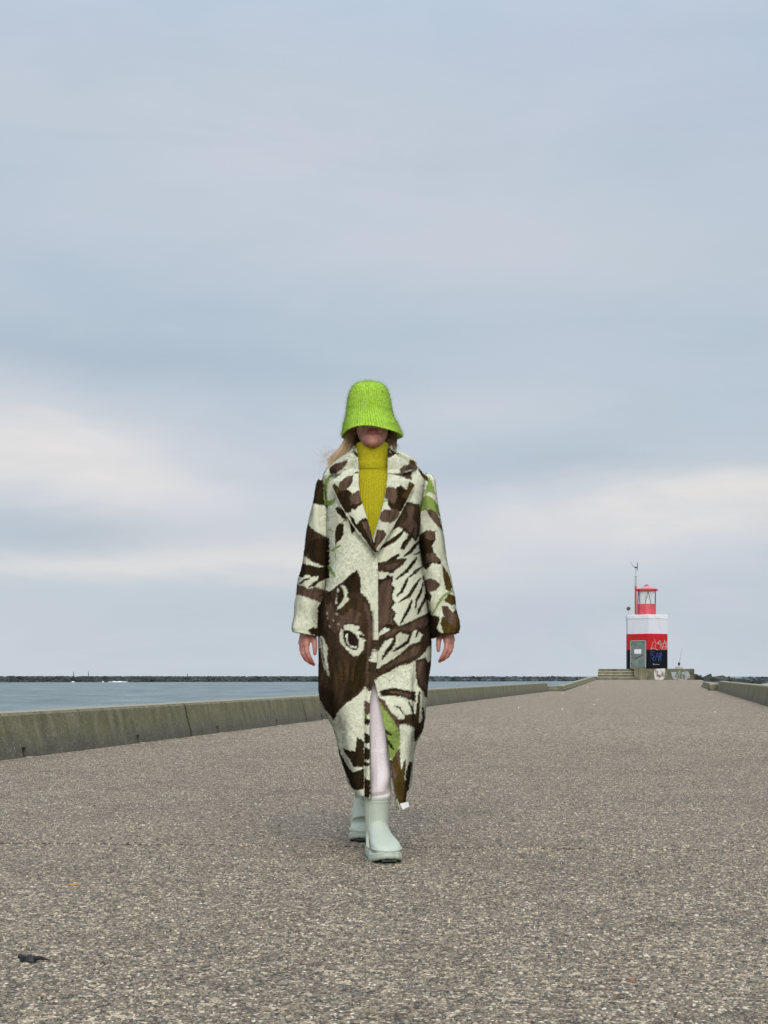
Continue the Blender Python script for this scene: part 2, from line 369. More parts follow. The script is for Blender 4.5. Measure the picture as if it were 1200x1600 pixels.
deck = empty('pier_deck', (0, 0, 0), kind='structure')
JS = [5.74 + 4.92 * k for k in range(-4, 20)]
def jy(y0, x): return y0 - 0.085 * x if y0 < 60 else y0
def slab(y0, y1, ta, tb):
    g = 0.033; ch = 0.005; V = []; quads = []
    yy0, yy1 = y0, min(y1, 100.2)
    ring = []
    for (ya, yb, ins, dz) in ((yy0, yy1, 0, -0.16), (yy0, yy1, 0, -ch), (yy0, yy1, ch, 0)):
        r = []
        for (t, y, sx, sy) in ((ta, ya, 1, 1), (tb, ya, -1, 1), (tb, yb, -1, -1), (ta, yb, 1, -1)):
            x = SL * y + t; yj = jy(y, x)
            if y >= 100.2: yj = 100.2
            r.append((SL * yj + t + sx * (g / 2 + ins), yj + sy * (g / 2 + ins), deck_h(yj) + dz))
        ring.append(r)
    V = ring[0] + ring[1] + ring[2]
    Fc = [(8, 9, 10, 11)]
    for k in range(2):
        for j in range(4): Fc.append((4 * k + j, 4 * k + (j + 1) % 4, 4 * k + 4 + (j + 1) % 4, 4 * k + 4 + j))
    mk('slab', V, Fc, M_AGG, deck, smooth=False)
TC = -1.35
for a, b in zip(JS[:-1], JS[1:]):
    if a > 100: break
    # the ramp has its bend between two slabs
    slab(a, b, TL - 0.1, TC + .0147); slab(a, b, TC - .0147, TR + 0.1)

# pebbles standing proud of the nearest slabs: real stones, scattered with geometry nodes
n = 1500000
y = np.sqrt(rng.uniform(2.35 ** 2, 16 ** 2, n)); x = rng.uniform(-1, 1, n) * (0.285 * y + 0.12)
keep = rng.uniform(0, 1, n) < np.clip((16.2 - y) / 10, 0, 1)
t_ = x - SL * y
keep &= (t_ > TL + 0.05)
for j in JS: keep &= np.abs(y - (j - 0.085 * x)) > 0.018
x, y = x[keep], y[keep]; n = len(x)
me = bpy.data.meshes.new('pebbles'); me.vertices.add(n)
size = rng.lognormal(math.log(0.0033), 0.32, n).clip(0.0014, 0.0070)
z = size * rng.uniform(-0.6, 0.0, n)
me.vertices.foreach_set('co', np.stack([x, y, z], 1).astype(np.float32).ravel())
for nm, arr in (('size', size), ('tone', rng.uniform(0, 1, n))):
    a = me.attributes.new(nm, 'FLOAT', 'POINT'); a.data.foreach_set('value', arr.astype(np.float32))
a = me.attributes.new('rot', 'FLOAT_VECTOR', 'POINT')
a.data.foreach_set('vector', np.stack([rng.normal(0, 0.25, n), rng.normal(0, 0.25, n), rng.uniform(0, 6.28, n)], 1).astype(np.float32).ravel())
peb = bpy.data.objects.new('pebbles', me); COL.objects.link(peb); peb.parent = deck; tag(peb, kind='stuff')
ng = bpy.data.node_groups.new('pebble_scatter', 'GeometryNodeTree')
ng.interface.new_socket('Geometry', in_out='INPUT', socket_type='NodeSocketGeometry'); ng.interface.new_socket('Geometry', in_out='OUTPUT', socket_type='NodeSocketGeometry')
gi = ng.nodes.new('NodeGroupInput'); go = ng.nodes.new('NodeGroupOutput')
ico = ng.nodes.new('GeometryNodeMeshIcoSphere'); ico.inputs['Radius'].default_value = 1.0; ico.inputs['Subdivisions'].default_value = 2
smn = ng.nodes.new('GeometryNodeSetShadeSmooth'); stm = ng.nodes.new('GeometryNodeSetMaterial'); stm.inputs['Material'].default_value = M_PEB
sp = ng.nodes.new('GeometryNodeSetPosition'); nn = ng.nodes.new('ShaderNodeTexNoise'); nn.inputs['Scale'].default_value = 0.9
iop = ng.nodes.new('GeometryNodeInstanceOnPoints')
m2p = ng.nodes.new('GeometryNodeMeshToPoints')
asz = ng.nodes.new('GeometryNodeInputNamedAttribute'); asz.data_type = 'FLOAT'; asz.inputs['Name'].default_value = 'size'
aro = ng.nodes.new('GeometryNodeInputNamedAttribute'); aro.data_type = 'FLOAT_VECTOR'; aro.inputs['Name'].default_value = 'rot'
cmb = ng.nodes.new('ShaderNodeVectorMath'); cmb.operation = 'MULTIPLY'; cmb.inputs[1].default_value = (1.25, 0.95, 0.72)
L = ng.links.new
L(gi.outputs[0], m2p.inputs[0]); L(m2p.outputs[0], iop.inputs['Points']); L(ico.outputs[0], smn.inputs[0]); L(smn.outputs[0], stm.inputs[0])
L(stm.outputs[0], iop.inputs['Instance']); L(asz.outputs['Attribute'], cmb.inputs[0]); L(cmb.outputs[0], iop.inputs['Scale'])
L(aro.outputs['Attribute'], iop.inputs['Rotation']); L(iop.outputs[0], go.inputs[0])
for nd in (sp, nn): ng.nodes.remove(nd)
md = peb.modifiers.new('scatter', 'NODES'); md.node_group = ng

# ------------------------------------------------------------------ parapet walls
def wall_block(parent, A, B, out, h, notch=(), label=None, h2=None):
    """battered concrete block from A to B (points on the deck edge), `out` = outward unit vector"""
    A = Vector(A); B = Vector(B); L_ = (B - A).length; out = Vector(out); d = (B - A) / L_; h2 = h2 or h
    st = [0.03, 0.04]
    k = 0.0
    for q in notch: st += [q - 0.045, q - 0.044, q + 0.044, q + 0.045]
    st += list(np.arange(0.35, L_ - 0.2, 0.35)) + [L_ - 0.04, L_ - 0.03]
    st = sorted(st); V = []
    for i, s in enumerate(st):
        hh = h + (h2 - h) * s / L_; p = A + d * s; e = 0.004 if i in (0, len(st) - 1) else 0.0
        inn = any(q - 0.0445 < s < q + 0.0445 for q in notch)
        w = 0.004 * math.sin(s * 5 + A.y) + random.uniform(-0.003, 0.003)
        prof = [(0.0, -0.05), (0.0, 0.001), (0.02, 0.085), (0.021, 0.086), (0.05, hh * 0.5), (0.085, hh - 0.03), (0.105, hh - 0.006), (0.13, hh), (0.34, hh), (0.375, hh - 0.03), (0.42, -1.2)]
        for j, (o_, z_) in enumerate(prof):
            if inn and j < 3: o_ = 0.05 - (0.0 if j < 2 else 0.006)
            jw = w if (1 < j < 9 and not inn) else 0
            V.append(p + out * (o_ + e + jw) + Vector((0, 0, z_ - (e if j > 4 and j < 9 else 0))))
    n_ = 11; Fc = []
    for i in range(len(st) - 1):
        for j in range(n_ - 1): Fc.append((i * n_ + j, (i + 1) * n_ + j, (i + 1) * n_ + j + 1, i * n_ + j + 1))
    Fc += [tuple(range(n_))[::-1], tuple(range((len(st) - 1) * n_, len(st) * n_))]
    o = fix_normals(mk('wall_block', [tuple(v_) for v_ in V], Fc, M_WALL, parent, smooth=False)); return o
def ptL(y, dt=0): return (SL * y + TL + dt, y, deck_h(y))
def ptR(y, dt=0): return (SL * y + TR + dt, y, deck_h(y))
nl = math.hypot(1, SL); OL = (-1 / nl, SL / nl, 0); OR = (1 / nl, -SL / nl, 0)
wl = empty('parapet_wall', ptL(16), 'long low green-stained concrete wall along the left edge of the pier, sea behind it', 'wall')
js = [-9.7 + 5.2 * k for k in range(15)]; js = [j for j in js if j < 63] + [65.0]
for a, b in zip(js[:-1], js[1:]):
    Lb = (b - a) * nl
    nt = [q for q in (1.0, 3.65) if q < Lb - 0.3]
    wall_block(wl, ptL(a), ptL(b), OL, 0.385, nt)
M_EFF = plain('white_efflorescence', (0.55, 0.55, 0.52), 0.9)
# pale lime stain and drain grit below the notches
for a in js[:7]:
    for q in (1.0, 3.65):
        c = Vector(ptL(a + q / nl)); mb = MB(); poly = []
        for k in range(9): poly.append((0.03 * math.cos(k * 0.698) * random.uniform(.7, 1.1), 0.035 * math.sin(k * 0.698) * random.uniform(.7, 1.1)))
        mb.prism([(p[0], p[1] * 0.8) for p in poly], c + Vector((0.03, -0.01, 0.001)), (1, 0, 0), (0, 1, 0), (0, 0, 1), 0, 0.004); mb.build('lime_stain', M_EFF, wl)
wl2 = empty('parapet_wall', (7.6, 65, 0), 'far stretch of low green wall climbing beside the ramp to the lighthouse steps', 'wall')
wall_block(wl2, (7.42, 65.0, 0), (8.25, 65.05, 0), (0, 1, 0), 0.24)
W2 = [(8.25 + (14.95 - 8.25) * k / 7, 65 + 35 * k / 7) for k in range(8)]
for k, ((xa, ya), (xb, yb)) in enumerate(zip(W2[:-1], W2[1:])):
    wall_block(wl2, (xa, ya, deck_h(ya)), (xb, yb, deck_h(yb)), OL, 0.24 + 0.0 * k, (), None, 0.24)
wr = empty('parapet_wall', ptR(40), 'low brown-green concrete wall along the right edge of the pier', 'wall')
js2 = [66.0 - 5.2 * k for k in range(14)][::-1]
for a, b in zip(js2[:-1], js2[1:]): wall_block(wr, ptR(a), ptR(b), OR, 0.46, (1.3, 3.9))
wr2 = empty('parapet_wall', (15.0, 66.1, 0), 'short lower stump of wall at the far end of the right-hand wall', 'wall')
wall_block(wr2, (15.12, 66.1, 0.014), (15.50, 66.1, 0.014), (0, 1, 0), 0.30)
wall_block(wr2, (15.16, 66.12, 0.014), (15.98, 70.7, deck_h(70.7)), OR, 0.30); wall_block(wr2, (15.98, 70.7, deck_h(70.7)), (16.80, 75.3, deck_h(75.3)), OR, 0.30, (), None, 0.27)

def wall_core(parent, pts, out, h):
    prof = [(.004, -.05), (.024, .085), (.055, h * .5), (.091, h - .035), (.137, h - .008), (.335, h - .008), (.37, -.8)]; out = Vector(out); V = []
    for p in pts: V += [tuple(Vector(p) + out * a + Vector((0, 0, b))) for a, b in prof]
    n_ = 7; Fc = [(i * n_ + j, (i + 1) * n_ + j, (i + 1) * n_ + j + 1, i * n_ + j + 1) for i in range(len(pts) - 1) for j in range(n_ - 1)] + [tuple(range(n_))[::-1], tuple(range((len(pts) - 1) * n_, len(pts) * n_))]
    fix_normals(mk('joint_filler', V, Fc, M_JOINT, parent, smooth=False))
M_JOINT = plain('dark_joint', (0.03, 0.028, 0.018), 0.95)
for j_ in js[1:-1]: wall_core(wl, [ptL(j_ - .05), ptL(j_ + .05)], OL, .385)
for j_ in js2[1:-1]: wall_core(wr, [ptR(j_ - .05), ptR(j_ + .05)], OR, .46)
# gravelly berm and rubble outside the right-hand wall
M_BERM = plain('gravel_berm', (0.30, 0.25, 0.19), 0.95, 0.35, 1.5, 0.8)
V = []; nx, ny = 40, 90
for j in range(ny):
    yy = -5 + 260 * (j / (ny - 1)) ** 1.15
    for i in range(nx):
        u = i / (nx - 1); X0 = (SL * yy + TR + 0.42) if yy < 76 else (SL * 76 + TR + 0.42 + (yy - 76) * 0.30)
        xx = X0 + 45 * u
        z = 0.02 + 0.30 * min(1, max(0, (yy - 35) / 20)) + 0.05 * math.sin(xx * 0.9 + yy * 0.21) + 0.04 * math.sin(yy * 0.7 + xx * 0.37) + random.uniform(-.05, .05)
        z = z * min(1, u * 12) - (0.0 if u > .02 else 0.15) - max(0, (u - 0.75)) * 14 - max(0, (yy - 210) / 12)
        V.append((xx, yy, z))
Fc = [(j * nx + i, j * nx + i + 1, (j + 1) * nx + i + 1, (j + 1) * nx + i) for j in range(ny - 1) for i in range(nx - 1)]
berm = mk('gravel_berm', V, Fc, M_BERM); tag(berm, kind='structure')
M_ROCK = plain('dark_rock', (0.04, 0.045, 0.038), 0.9, 0.5, 0.8, 0.6)
M_BLOCK = plain('armour_concrete', (0.06, 0.072, 0.068), 0.9, 0.6, 0.15, 0.2)
def rocks(name, pts, smin, smax, m, parent=None, tilt=0.5, label=None, kind=None):
    V = []; Fc = []; cube = np.array([(-1, -1, -1), (1, -1, -1), (1, 1, -1), (-1, 1, -1), (-1, -1, 1), (1, -1, 1), (1, 1, 1), (-1, 1, 1)]) * 0.5
    fc = [(0, 3, 2, 1), (4, 5, 6, 7), (0, 1, 5, 4), (1, 2, 6, 5), (2, 3, 7, 6), (3, 0, 4, 7)]
    for p in pts:
        s = random.uniform(smin, smax) * np.array([random.uniform(.8, 1.2), random.uniform(.8, 1.2), random.uniform(.7, 1.1)])
        a, b_, c_ = random.uniform(0, 6.28), random.uniform(-tilt, tilt), random.uniform(-tilt, tilt)
        Rz = np.array([[math.cos(a), -math.sin(a), 0], [math.sin(a), math.cos(a), 0], [0, 0, 1]])
        Rx = np.array([[1, 0, 0], [0, math.cos(b_), -math.sin(b_)], [0, math.sin(b_), math.cos(b_)]]); Ry = np.array([[math.cos(c_), 0, math.sin(c_)], [0, 1, 0], [-math.sin(c_), 0, math.cos(c_)]])
        q = (cube * s + rng.uniform(-.12, .12, (8, 3)) * s) @ (Rz @ Rx @ Ry).T + np.array(p)
        k = len(V); V += q.tolist(); Fc += [tuple(i + k for i in f) for f in fc]
    o = mk(name, V, Fc, m, parent, smooth=False)
    if kind: tag(o, kind=kind)
    return o
# dark boulders at the end of the platform
bo = [(22.0 + 0.45 * k + random.uniform(-.2, .2), 103 + random.uniform(-1, 3), 0.62 - 0.09 * k + random.uniform(-.12, .05)) for k in range(10)]
for q, p in enumerate(bo):
    o = rocks('boulder', [p], 0.6, 0.95, M_ROCK, tilt=0.4)
    o.location = (0, 0, 0)
    tag(o, 'dark boulder in the pile sloping down from the right end of the lighthouse platform', 'boulder', 'boulders beside the lighthouse platform')
o = rocks('rubble_stones', [(22 + random.uniform(0, 5), 104 + random.uniform(-2, 10), 0.0 + random.uniform(-.3, .1)) for _ in range(200)], 0.35, 0.7, M_ROCK); tag(o, kind='stuff')

# ------------------------------------------------------------------ far breakwaters
M_CUBE = plain('cube_concrete', (0.07, 0.09, 0.10), 0.9, 0.6, 0.15, 0.2)
def breakwater(A, B, top_a, top_b, w, size, nb, label, skip=0.0, rowtop=True):
    A = Vector(A); B = Vector(B); mid = (A + B) / 2
    bw = empty('breakwater', (mid.x, mid.y, WZ), label, 'breakwater')
    d = (B - A).normalized(); nr = Vector((d.y, -d.x, 0)); L_ = (B - A).length
    if nr.y > 0: nr = -nr
    V = []; N = 220
    for i in range(N + 1):
        s = i / N; p = A + (B - A) * s; t = top_a + (top_b - top_a) * s
        j = random.uniform(-.18, .18)
        V += [p + nr * w + Vector((0, 0, WZ - 1)), p + nr * (w * .28) + Vector((0, 0, t - .35 + j)), p - nr * w * .28 + Vector((0, 0, t - .35 + j)), p - nr * w + Vector((0, 0, WZ - 1))]
    Fc = [(4 * i + k, 4 * i + k + 1, 4 * i + 5 + k, 4 * i + 4 + k) for i in range(N) for k in range(3)] + [(0, 1, 2, 3), (4 * N + 3, 4 * N + 2, 4 * N + 1, 4 * N)]
    fix_normals(mk('core', [tuple(v_) for v_ in V], Fc, M_ROCK, bw, smooth=False))
    pts = []
    for i in range(nb):
        s = random.uniform(0, 1); p = A + (B - A) * s; t = top_a + (top_b - top_a) * s; u = random.uniform(-.4, 1)
        z = WZ + (t - WZ - size * .35) * (1 - max(0, u - .28) / .72) if u > .28 else t - size * .35
        q = p + nr * (w * u); pts.append((q.x, q.y, z))
    o = rocks('armour_block', pts, size * .75, size * 1.1, M_BLOCK if size < 1.5 else M_CUBE, bw, 0.35, kind='stuff')
    return bw
breakwater((-560, 812, 0), (20, 1040, 0), 0.62, 0.3, 9, 1.2, 3600, 'long dark stone breakwater across the water on the left')
b2 = breakwater((15, 1040, 0), (175, 1150, 0), 0.05, -0.35, 8, 2.6, 420, 'far line of grey concrete cube blocks between the woman and the lighthouse')
b3 = breakwater((150, 700, 0), (400, 930, 0), -0.25, 0.2, 8, 2.0, 420, 'distant grey block breakwater on the horizon right of the lighthouse')
M_FOAM = plain('sea_foam', (0.8, 0.82, 0.83), 0.8)
foam_pts = []
mb = MB()
for k in range(16):
    x0 = random.gauss(188, 9) if k < 14 else random.uniform(0, 480); s = (x0) / 640; Yb = 925 + 115 * s - 9
    px, pY = (x0 - 600) * Yb / F, Yb - random.uniform(0, 6)
    mb.ball((px, pY, WZ + 0.05), (random.uniform(.8, 3.2), 0.8, random.uniform(.15, .75)), 5)
tag(mb.build('surf_foam', M_FOAM, smooth=True), kind='stuff')
M_DARKMET = plain('dark_metal', (0.05, 0.055, 0.06), 0.5)
M_PALEMET = plain('galvanised_metal', (0.42, 0.43, 0.44), 0.45)
for x0, hgt, lab in ((115, 3.4, 'short mast on the left breakwater, the leftmost of the pair'), (138, 3.6, 'thin mast on the left breakwater, right-hand one of the close pair'), (293, 2.2, 'lone thin post on the breakwater just left of the woman')):
    Yb = 925 + 115 * x0 / 640; c = ((x0 - 600) * Yb / F, Yb, 0.2)
    mb = MB(); mb.tube([c, (c[0], c[1], 0.5 + hgt * .5), (c[0], c[1], 0.5 + hgt)], [.35, .2, .1], 8)
    e = empty('navigation_mast', c, lab, 'mast'); mb.build('pole', M_DARKMET, e)
    mb = MB(); mb.ball((c[0], c[1], 0.6 + hgt * .62), (.3, .3, .35), 6); mb.build('top_mark', M_DARKMET, e)

# ------------------------------------------------------------------ lighthouse and platform
PY = 100.0; PZ = 0.44; PT = 1.21
def m_conc():
    m, T, b = mat('platform_concrete'); Q = T.node('ShaderNodeNewGeometry').outputs['Position']
    f = T.noise(T.map(Q, (1.2, 1.2, 0.5)), 1.6, 6, 0.65); c = T.ramp(f, [(0.3, rgb(70, 70, 54)), (0.5, rgb(106, 104, 82)), (0.72, rgb(146, 138, 112))])
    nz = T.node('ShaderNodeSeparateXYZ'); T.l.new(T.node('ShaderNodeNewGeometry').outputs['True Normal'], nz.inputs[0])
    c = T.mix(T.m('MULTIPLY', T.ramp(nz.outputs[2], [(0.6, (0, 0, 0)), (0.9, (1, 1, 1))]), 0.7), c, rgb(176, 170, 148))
    T.l.new(c, b.inputs['Base Color']); b.inputs['Roughness'].default_value = 0.9; T.l.new(T.bump(f, 0.5, 0.05), b.inputs['Normal']); return m
M_PLAT = m_conc()
SHEAR = 0.2; M_NOSE = plain('worn_nosing', rgb(172, 166, 146), 0.9, 0.2, 2)
def shear(mb_):
    mb_.v = [(p[0] + SHEAR * (p[1] - 100.0), p[1], p[2]) for p in mb_.v]; return mb_
plat = empty('lighthouse_platform', (18.4, 102.5, PZ), 'weathered concrete platform with steps that the lighthouse stands on', 'platform')
def X(px, Y=PY): return (px - 600) * Y / F
mb = MB(); xa, xb = X(990.5), X(1085)
mb.box(((xa + xb) / 2, 103.2, (PT + PZ - 0.4) / 2), (xb - xa, 6.4, PT - PZ + 0.4)); shear(mb).build('plinth', M_PLAT, plat)
mb = MB(); mb.box(((X(933) + xa) / 2 - 0.002, 104.0, (PT + PZ - .4) / 2 - 0.003), (xa - X(933) - 0.004, 4.8, PT - PZ + 0.4)); shear(mb).build('landing', M_PLAT, plat)
sh = (PT - PZ) / 4
for k in range(3):
    mb = MB(); y0 = PY + 0.0 + 0.5 * k
    x0 = X(933 + (0, 0, 0)[k])
    zt = PZ + sh * (k + 1)
    mb.box(((x0 + xa) / 2, y0 + (101.6 - y0) / 2 - 0.002, (zt + PZ - 0.2) / 2), (xa - x0 - 0.01 * (k + 1), 101.6 - y0 - 0.004, zt - PZ + 0.2))
    stp = shear(mb).build('step', M_PLAT, plat)
    mb = MB(); mb.box(((x0 + xa) / 2, y0 + 0.02, zt - 0.015), (xa - x0 - 0.01 * (k + 1) + 0.002, 0.10, 0.05)); shear(mb).build('nosing', M_NOSE, stp)
def patch(parent, name, zpts, m, yoff=-0.006):
    """flat paint patch on the platform front; points in the enlarged view of the lighthouse"""
    poly = [((920 + a / 6.316 - 600) * PY / F, CZ + (HY - (860 + b / 6.316)) * PY / F) for a, b in zpts]
    n_ = len(poly); V = [(p[0], PY + yoff, p[1]) for p in poly] + [(p[0], PY + 0.001, p[1]) for p in poly]
    Fc = [tuple(range(n_))] + [(i, (i + 1) % n_, (i + 1) % n_ + n_, i + n_) for i in range(n_)]
    return fix_normals(mk(name, V, Fc, m, parent, smooth=False))
def m_paint(name, c1, c2, thr, scale=2.2, rough=.8):
    m, T, b = mat(name); Q = T.node('ShaderNodeNewGeometry').outputs['Position']
    f = T.noise(T.map(Q, (1.6, 1, .9)), scale, 6, .7)
    T.l.new(T.ramp(f, [(thr - .04, c2), (thr + .04, c1)]), b.inputs['Base Color']); b.inputs['Roughness'].default_value = rough; return m
M_WP = m_paint('flaking_white_paint', rgb(205, 204, 196), rgb(110, 84, 66), 0.47)
M_WP2 = m_paint('washed_white_paint', rgb(158, 164, 160), rgb(96, 98, 84), 0.49)
patch(plat, 'white_paint', [(643, 1170), (752, 1164), (752, 1272), (700, 1279), (655, 1276), (643, 1230)], M_WP)
def zig(a, b, n_, dx, dy): return [(a[0] + (b[0] - a[0]) * k / n_ + random.uniform(-dx, dx), a[1] + (b[1] - a[1]) * k / n_ + random.uniform(-dy, dy)) for k in range(n_)]
patch(plat, 'graffiti', zig((790, 1200), (985, 1196), 9, 4, 5) + zig((985, 1196), (1000, 1250), 3, 4, 3) + zig((1000, 1250), (950, 1284), 4, 5, 3) + zig((950, 1284), (850, 1284), 5, 3, 2) + zig((850, 1284), (790, 1200), 6, 5, 3), M_WP2)
for a, b in ((755, 757), (640, 642), (447, 449)):
    patch(plat, 'joint', [(a, 1166), (b, 1166), (b + 1, 1279), (a, 1279)], M_DARKMET, -0.008)

LY = 102.6; LX = (1010.5 - 600) * LY / F; ppm = F / LY
rot = math.atan2(LX, LY)
lh = empty('lighthouse', (LX, LY, PT), 'small red, white and navy hexagonal lighthouse at the pier end', 'lighthouse')
def hz(py): return CZ + (HY - py) * LY / F
a_ = 2.81 / (2 * math.cos(R_(30)) * math.cos(R_(4))); 
def hexv(r, z, rr=0.0):
    return [Vector((LX + r * math.sin(-rot * 1.0 + R_(180) + R_(4) + k * math.pi / 3), LY + r * math.cos(-rot + R_(180) + R_(4) + k * math.pi / 3), z)) for k in range(6)]
# (angle measured so that vertex 0 faces the camera, turned 4 degrees)
def facecam(k, r, z, off=4):
    th = R_(off) + k * math.pi / 3
    dx, dy = math.sin(th), -math.cos(th)             # towards the camera for th = 0
    c, s = math.cos(-rot), math.sin(-rot)
    return Vector((LX + r * (dx * c - dy * s), LY + r * (dx * s + dy * c), z))
def m_tower():
    m, T, b = mat('tower_paint'); Q = T.node('ShaderNodeNewGeometry').outputs['Position']; s = T.node('ShaderNodeSeparateXYZ'); T.l.new(Q, s.inputs[0])
    zr = T.m('DIVIDE', T.m('SUBTRACT', s.outputs[2], PT), 4.0)
    r = T.node('ShaderNodeValToRGB'); T.l.new(zr, r.inputs[0]); r.color_ramp.interpolation = 'CONSTANT'; e = r.color_ramp.elements
    e.new(.5); e[0].position = 0; e[0].color = rgb(3, 9, 20); e[1].position = (hz(1015.8) - PT) / 4; e[1].color = rgb(184, 36, 40); e[2].position = (hz(991.4) - PT) / 4; e[2].color = rgb(214, 216, 222)
    f = T.noise(T.map(Q, (1, 1, .35)), 3.0, 5, .65)
    c = T.mix(T.m('MULTIPLY', f, .28), r.outputs[0], T.mix(1.0, r.outputs[0], rgb(175, 172, 165), 'MULTIPLY'))
    st_ = T.ramp(T.noise(T.map(Q, (2.5, 2.5, .25)), 3.0, 5, .7), [(.60, (0, 0, 0)), (.72, (1, 1, 1))])
    c = T.mix(T.m('MULTIPLY', st_, .28), c, rgb(120, 96, 80))
    T.l.new(c, b.inputs['Base Color']); b.inputs['Roughness'].default_value = .7; b.inputs['Specular IOR Level'].default_value = .2; return m
M_TOW = m_tower(); M_WHITE = plain('white_paint', (0.70, 0.71, 0.74), 0.6, 0.08, 3); M_RED = plain('red_paint', (0.55, 0.035, 0.045), 0.5, 0.15, 2.5); M_REDF = plain('faded_red_paint', (0.60, 0.09, 0.11), 0.55, 0.2, 2)
M_DOOR = plain('grey_green_door', (0.155, 0.19, 0.175), 0.6, 0.25, 3); M_FRAME = plain('door_frame', (0.30, 0.35, 0.33), 0.5); M_BLUE = plain('blue_spray', (0.012, 0.07, 0.24), 0.6)
RB = a_
zt = hz(961.5)
mb = MB(); mb.rings([[facecam(k, RB, PT - .002) for k in range(6)], [facecam(k, RB, hz(967.3)) for k in range(6)]]); fix_normals(mb.build('tower_wall', M_TOW, lh))
mb = MB(); mb.rings([[facecam(k, RB + .035, hz(967.6)) for k in range(6)], [facecam(k, RB + .035, zt - .03) for k in range(6)], [facecam(k, RB - .0, zt) for k in range(6)]]); fix_normals(mb.build('parapet', M_WHITE, lh))
v0, v5, v1 = facecam(0, RB, 0), facecam(5, RB, 0), facecam(1, RB, 0)
exL = (v0 - v5).normalized(); nL = Vector((exL.y, -exL.x, 0)); exR = (v1 - v0).normalized(); nR = Vector((exR.y, -exR.x, 0)); EZ = Vector((0, 0, 1))
oL = Vector((v5.x, v5.y, PT)); oR = Vector((v0.x, v0.y, PT))
def rect(x0, z0, x1, z1): return [(x0, z0), (x1, z0), (x1, z1), (x0, z1)]
dw0, dw1, dh = .24, 1.46, 2.03
door = MB().prism(rect(dw0 + .07, .12, dw1 - .07, dh - .06), oL, exL, EZ, nL, .0, .045); door_o = door.build('door', M_DOOR, lh)
mb = MB()
for r in (rect(dw0, .1, dw0 + .07, dh), rect(dw1 - .07, .1, dw1, dh), rect(dw0, dh - .06, dw1, dh)): mb.prism(r, oL, exL, EZ, nL, .0, .075)
mb.build('door_frame', M_FRAME, lh)
mb = MB().prism(rect(dw0 + .1, 0, dw1 - .0, .11), oL, exL, EZ, nL, .0, .28); mb.build('doorstep', M_PLAT, lh)
mb = MB().prism(rect(.56, 1.08, 1.10, 1.40), oL, exL, EZ, nL, .046, .056); mb.build('notice', M_WHITE, door_o)
mb = MB(); mb.tube([oL + exL * .60 + EZ * .72 + nL * .075, oL + exL * 1.26 + EZ * 1.02 + nL * .075], .018, 6); mb.build('handle', M_DARKMET, door_o)
for zz in (.35, 1.0, 1.7):
    mb = MB().prism(rect(dw0 + .08, zz, dw0 + .14, zz + .1), oL, exL, EZ, nL, .046, .075); mb.build('hinge', M_DARKMET, door_o)
def spray(name, strokes, m, r=.015):
    mb = MB()
    for s in strokes:
        pts = [oR + exR * ((q[0] - 558) / 208 * a_) + EZ * ((590 - q[1]) / 137.0) + nR * .004 for q in s]
        for i in range(len(pts) - 1):
            d = (pts[i + 1] - pts[i]); 
            if d.length < 1e-4: continue
            d.normalize(); w = d.cross(nR) * r
            A, B = pts[i] - d * r * .6, pts[i + 1] + d * r * .6
            mb.add([A - w, B - w, B + w, A + w, A - w + nR * .004, B - w + nR * .004, B + w + nR * .004, A + w + nR * .004], [(4, 5, 6, 7), (0, 1, 5, 4), (1, 2, 6, 5), (2, 3, 7, 6), (3, 0, 4, 7)])
    mb.build(name, m, lh)
circ = [(730 + 27 * math.cos(t * .524), 367 + 31 * math.sin(t * .524)) for t in range(13)]
spray('graffiti', [[(609, 325), (600, 360), (583, 405), (604, 384), (632, 396), (662, 405)], [(622, 303), (632, 325), (640, 347)], [(638, 352), (630, 372), (634, 388)],
      [(648, 350), (660, 330), (672, 350), (668, 322), (690, 316), (694, 345), (688, 388)], [(676, 350), (700, 345)], [(700, 405), (715, 375), (735, 306), (752, 398)], [(700, 378), (764, 372)], circ, [(764, 318), (748, 342), (763, 352)]], plain('pink_white_spray', (.56, .40, .40), .6, .2, 4))
spray('graffiti', [[(626, 424), (585, 424), (583, 452), (618, 462), (608, 492), (590, 484)], [(600, 505), (628, 512), (655, 428), (668, 508)], [(640, 470), (668, 468)], [(674, 508), (676, 436), (702, 430), (700, 462), (676, 466), (700, 500)],
      [(596, 440), (622, 470), (604, 500)], [(690, 440), (693, 518)]], M_BLUE, .018)
spray('graffiti', [[(608, 540), (612, 550), (620, 541), (622, 551), (634, 545)], [(640, 548), (652, 545), (662, 550), (678, 546)]], plain('grey_spray', (.4, .42, .45), .6), .012)

# lantern
def cyl(r0, r1, z0, z1, n_=24, c=None):
    c = c or LXc
    return [[Vector((c[0] + r * math.cos(2 * math.pi * k / n_), c[1] + r * math.sin(2 * math.pi * k / n_), z)) for k in range(n_)] for r, z in ((r0, z0), (r1, z1))]
LXc = (LX - 0.02, LY); lr = .66
zg0, zg1 = hz(943.9), hz(923.8)
LN = 10
mb = MB(); mb.rings(cyl(lr, lr, zt - .02, zg0, LN)); fix_normals(mb.build('lantern_drum', M_REDF, lh))
mb = MB()
for k in range(LN):
    t = 2 * math.pi * k / LN; mb.tube([(LXc[0] + lr * math.cos(t), LXc[1] + lr * math.sin(t), zt), (LXc[0] + lr * math.cos(t), LXc[1] + lr * math.sin(t), zg0 + .01)], .02, 6)
r1, r2 = cyl(lr + .06, lr + .06, zt, zt + .06, LN); mb.rings([r1, r2]); fix_normals(mb.build('drum_rib', M_RED, lh))
m, T, b = mat('lantern_glass'); b.inputs['Base Color'].default_value = (.82, .86, .85, 1); b.inputs['Roughness'].default_value = .12; b.inputs['Roughness'].default_value = .6; b.inputs['Specular IOR Level'].default_value = .1
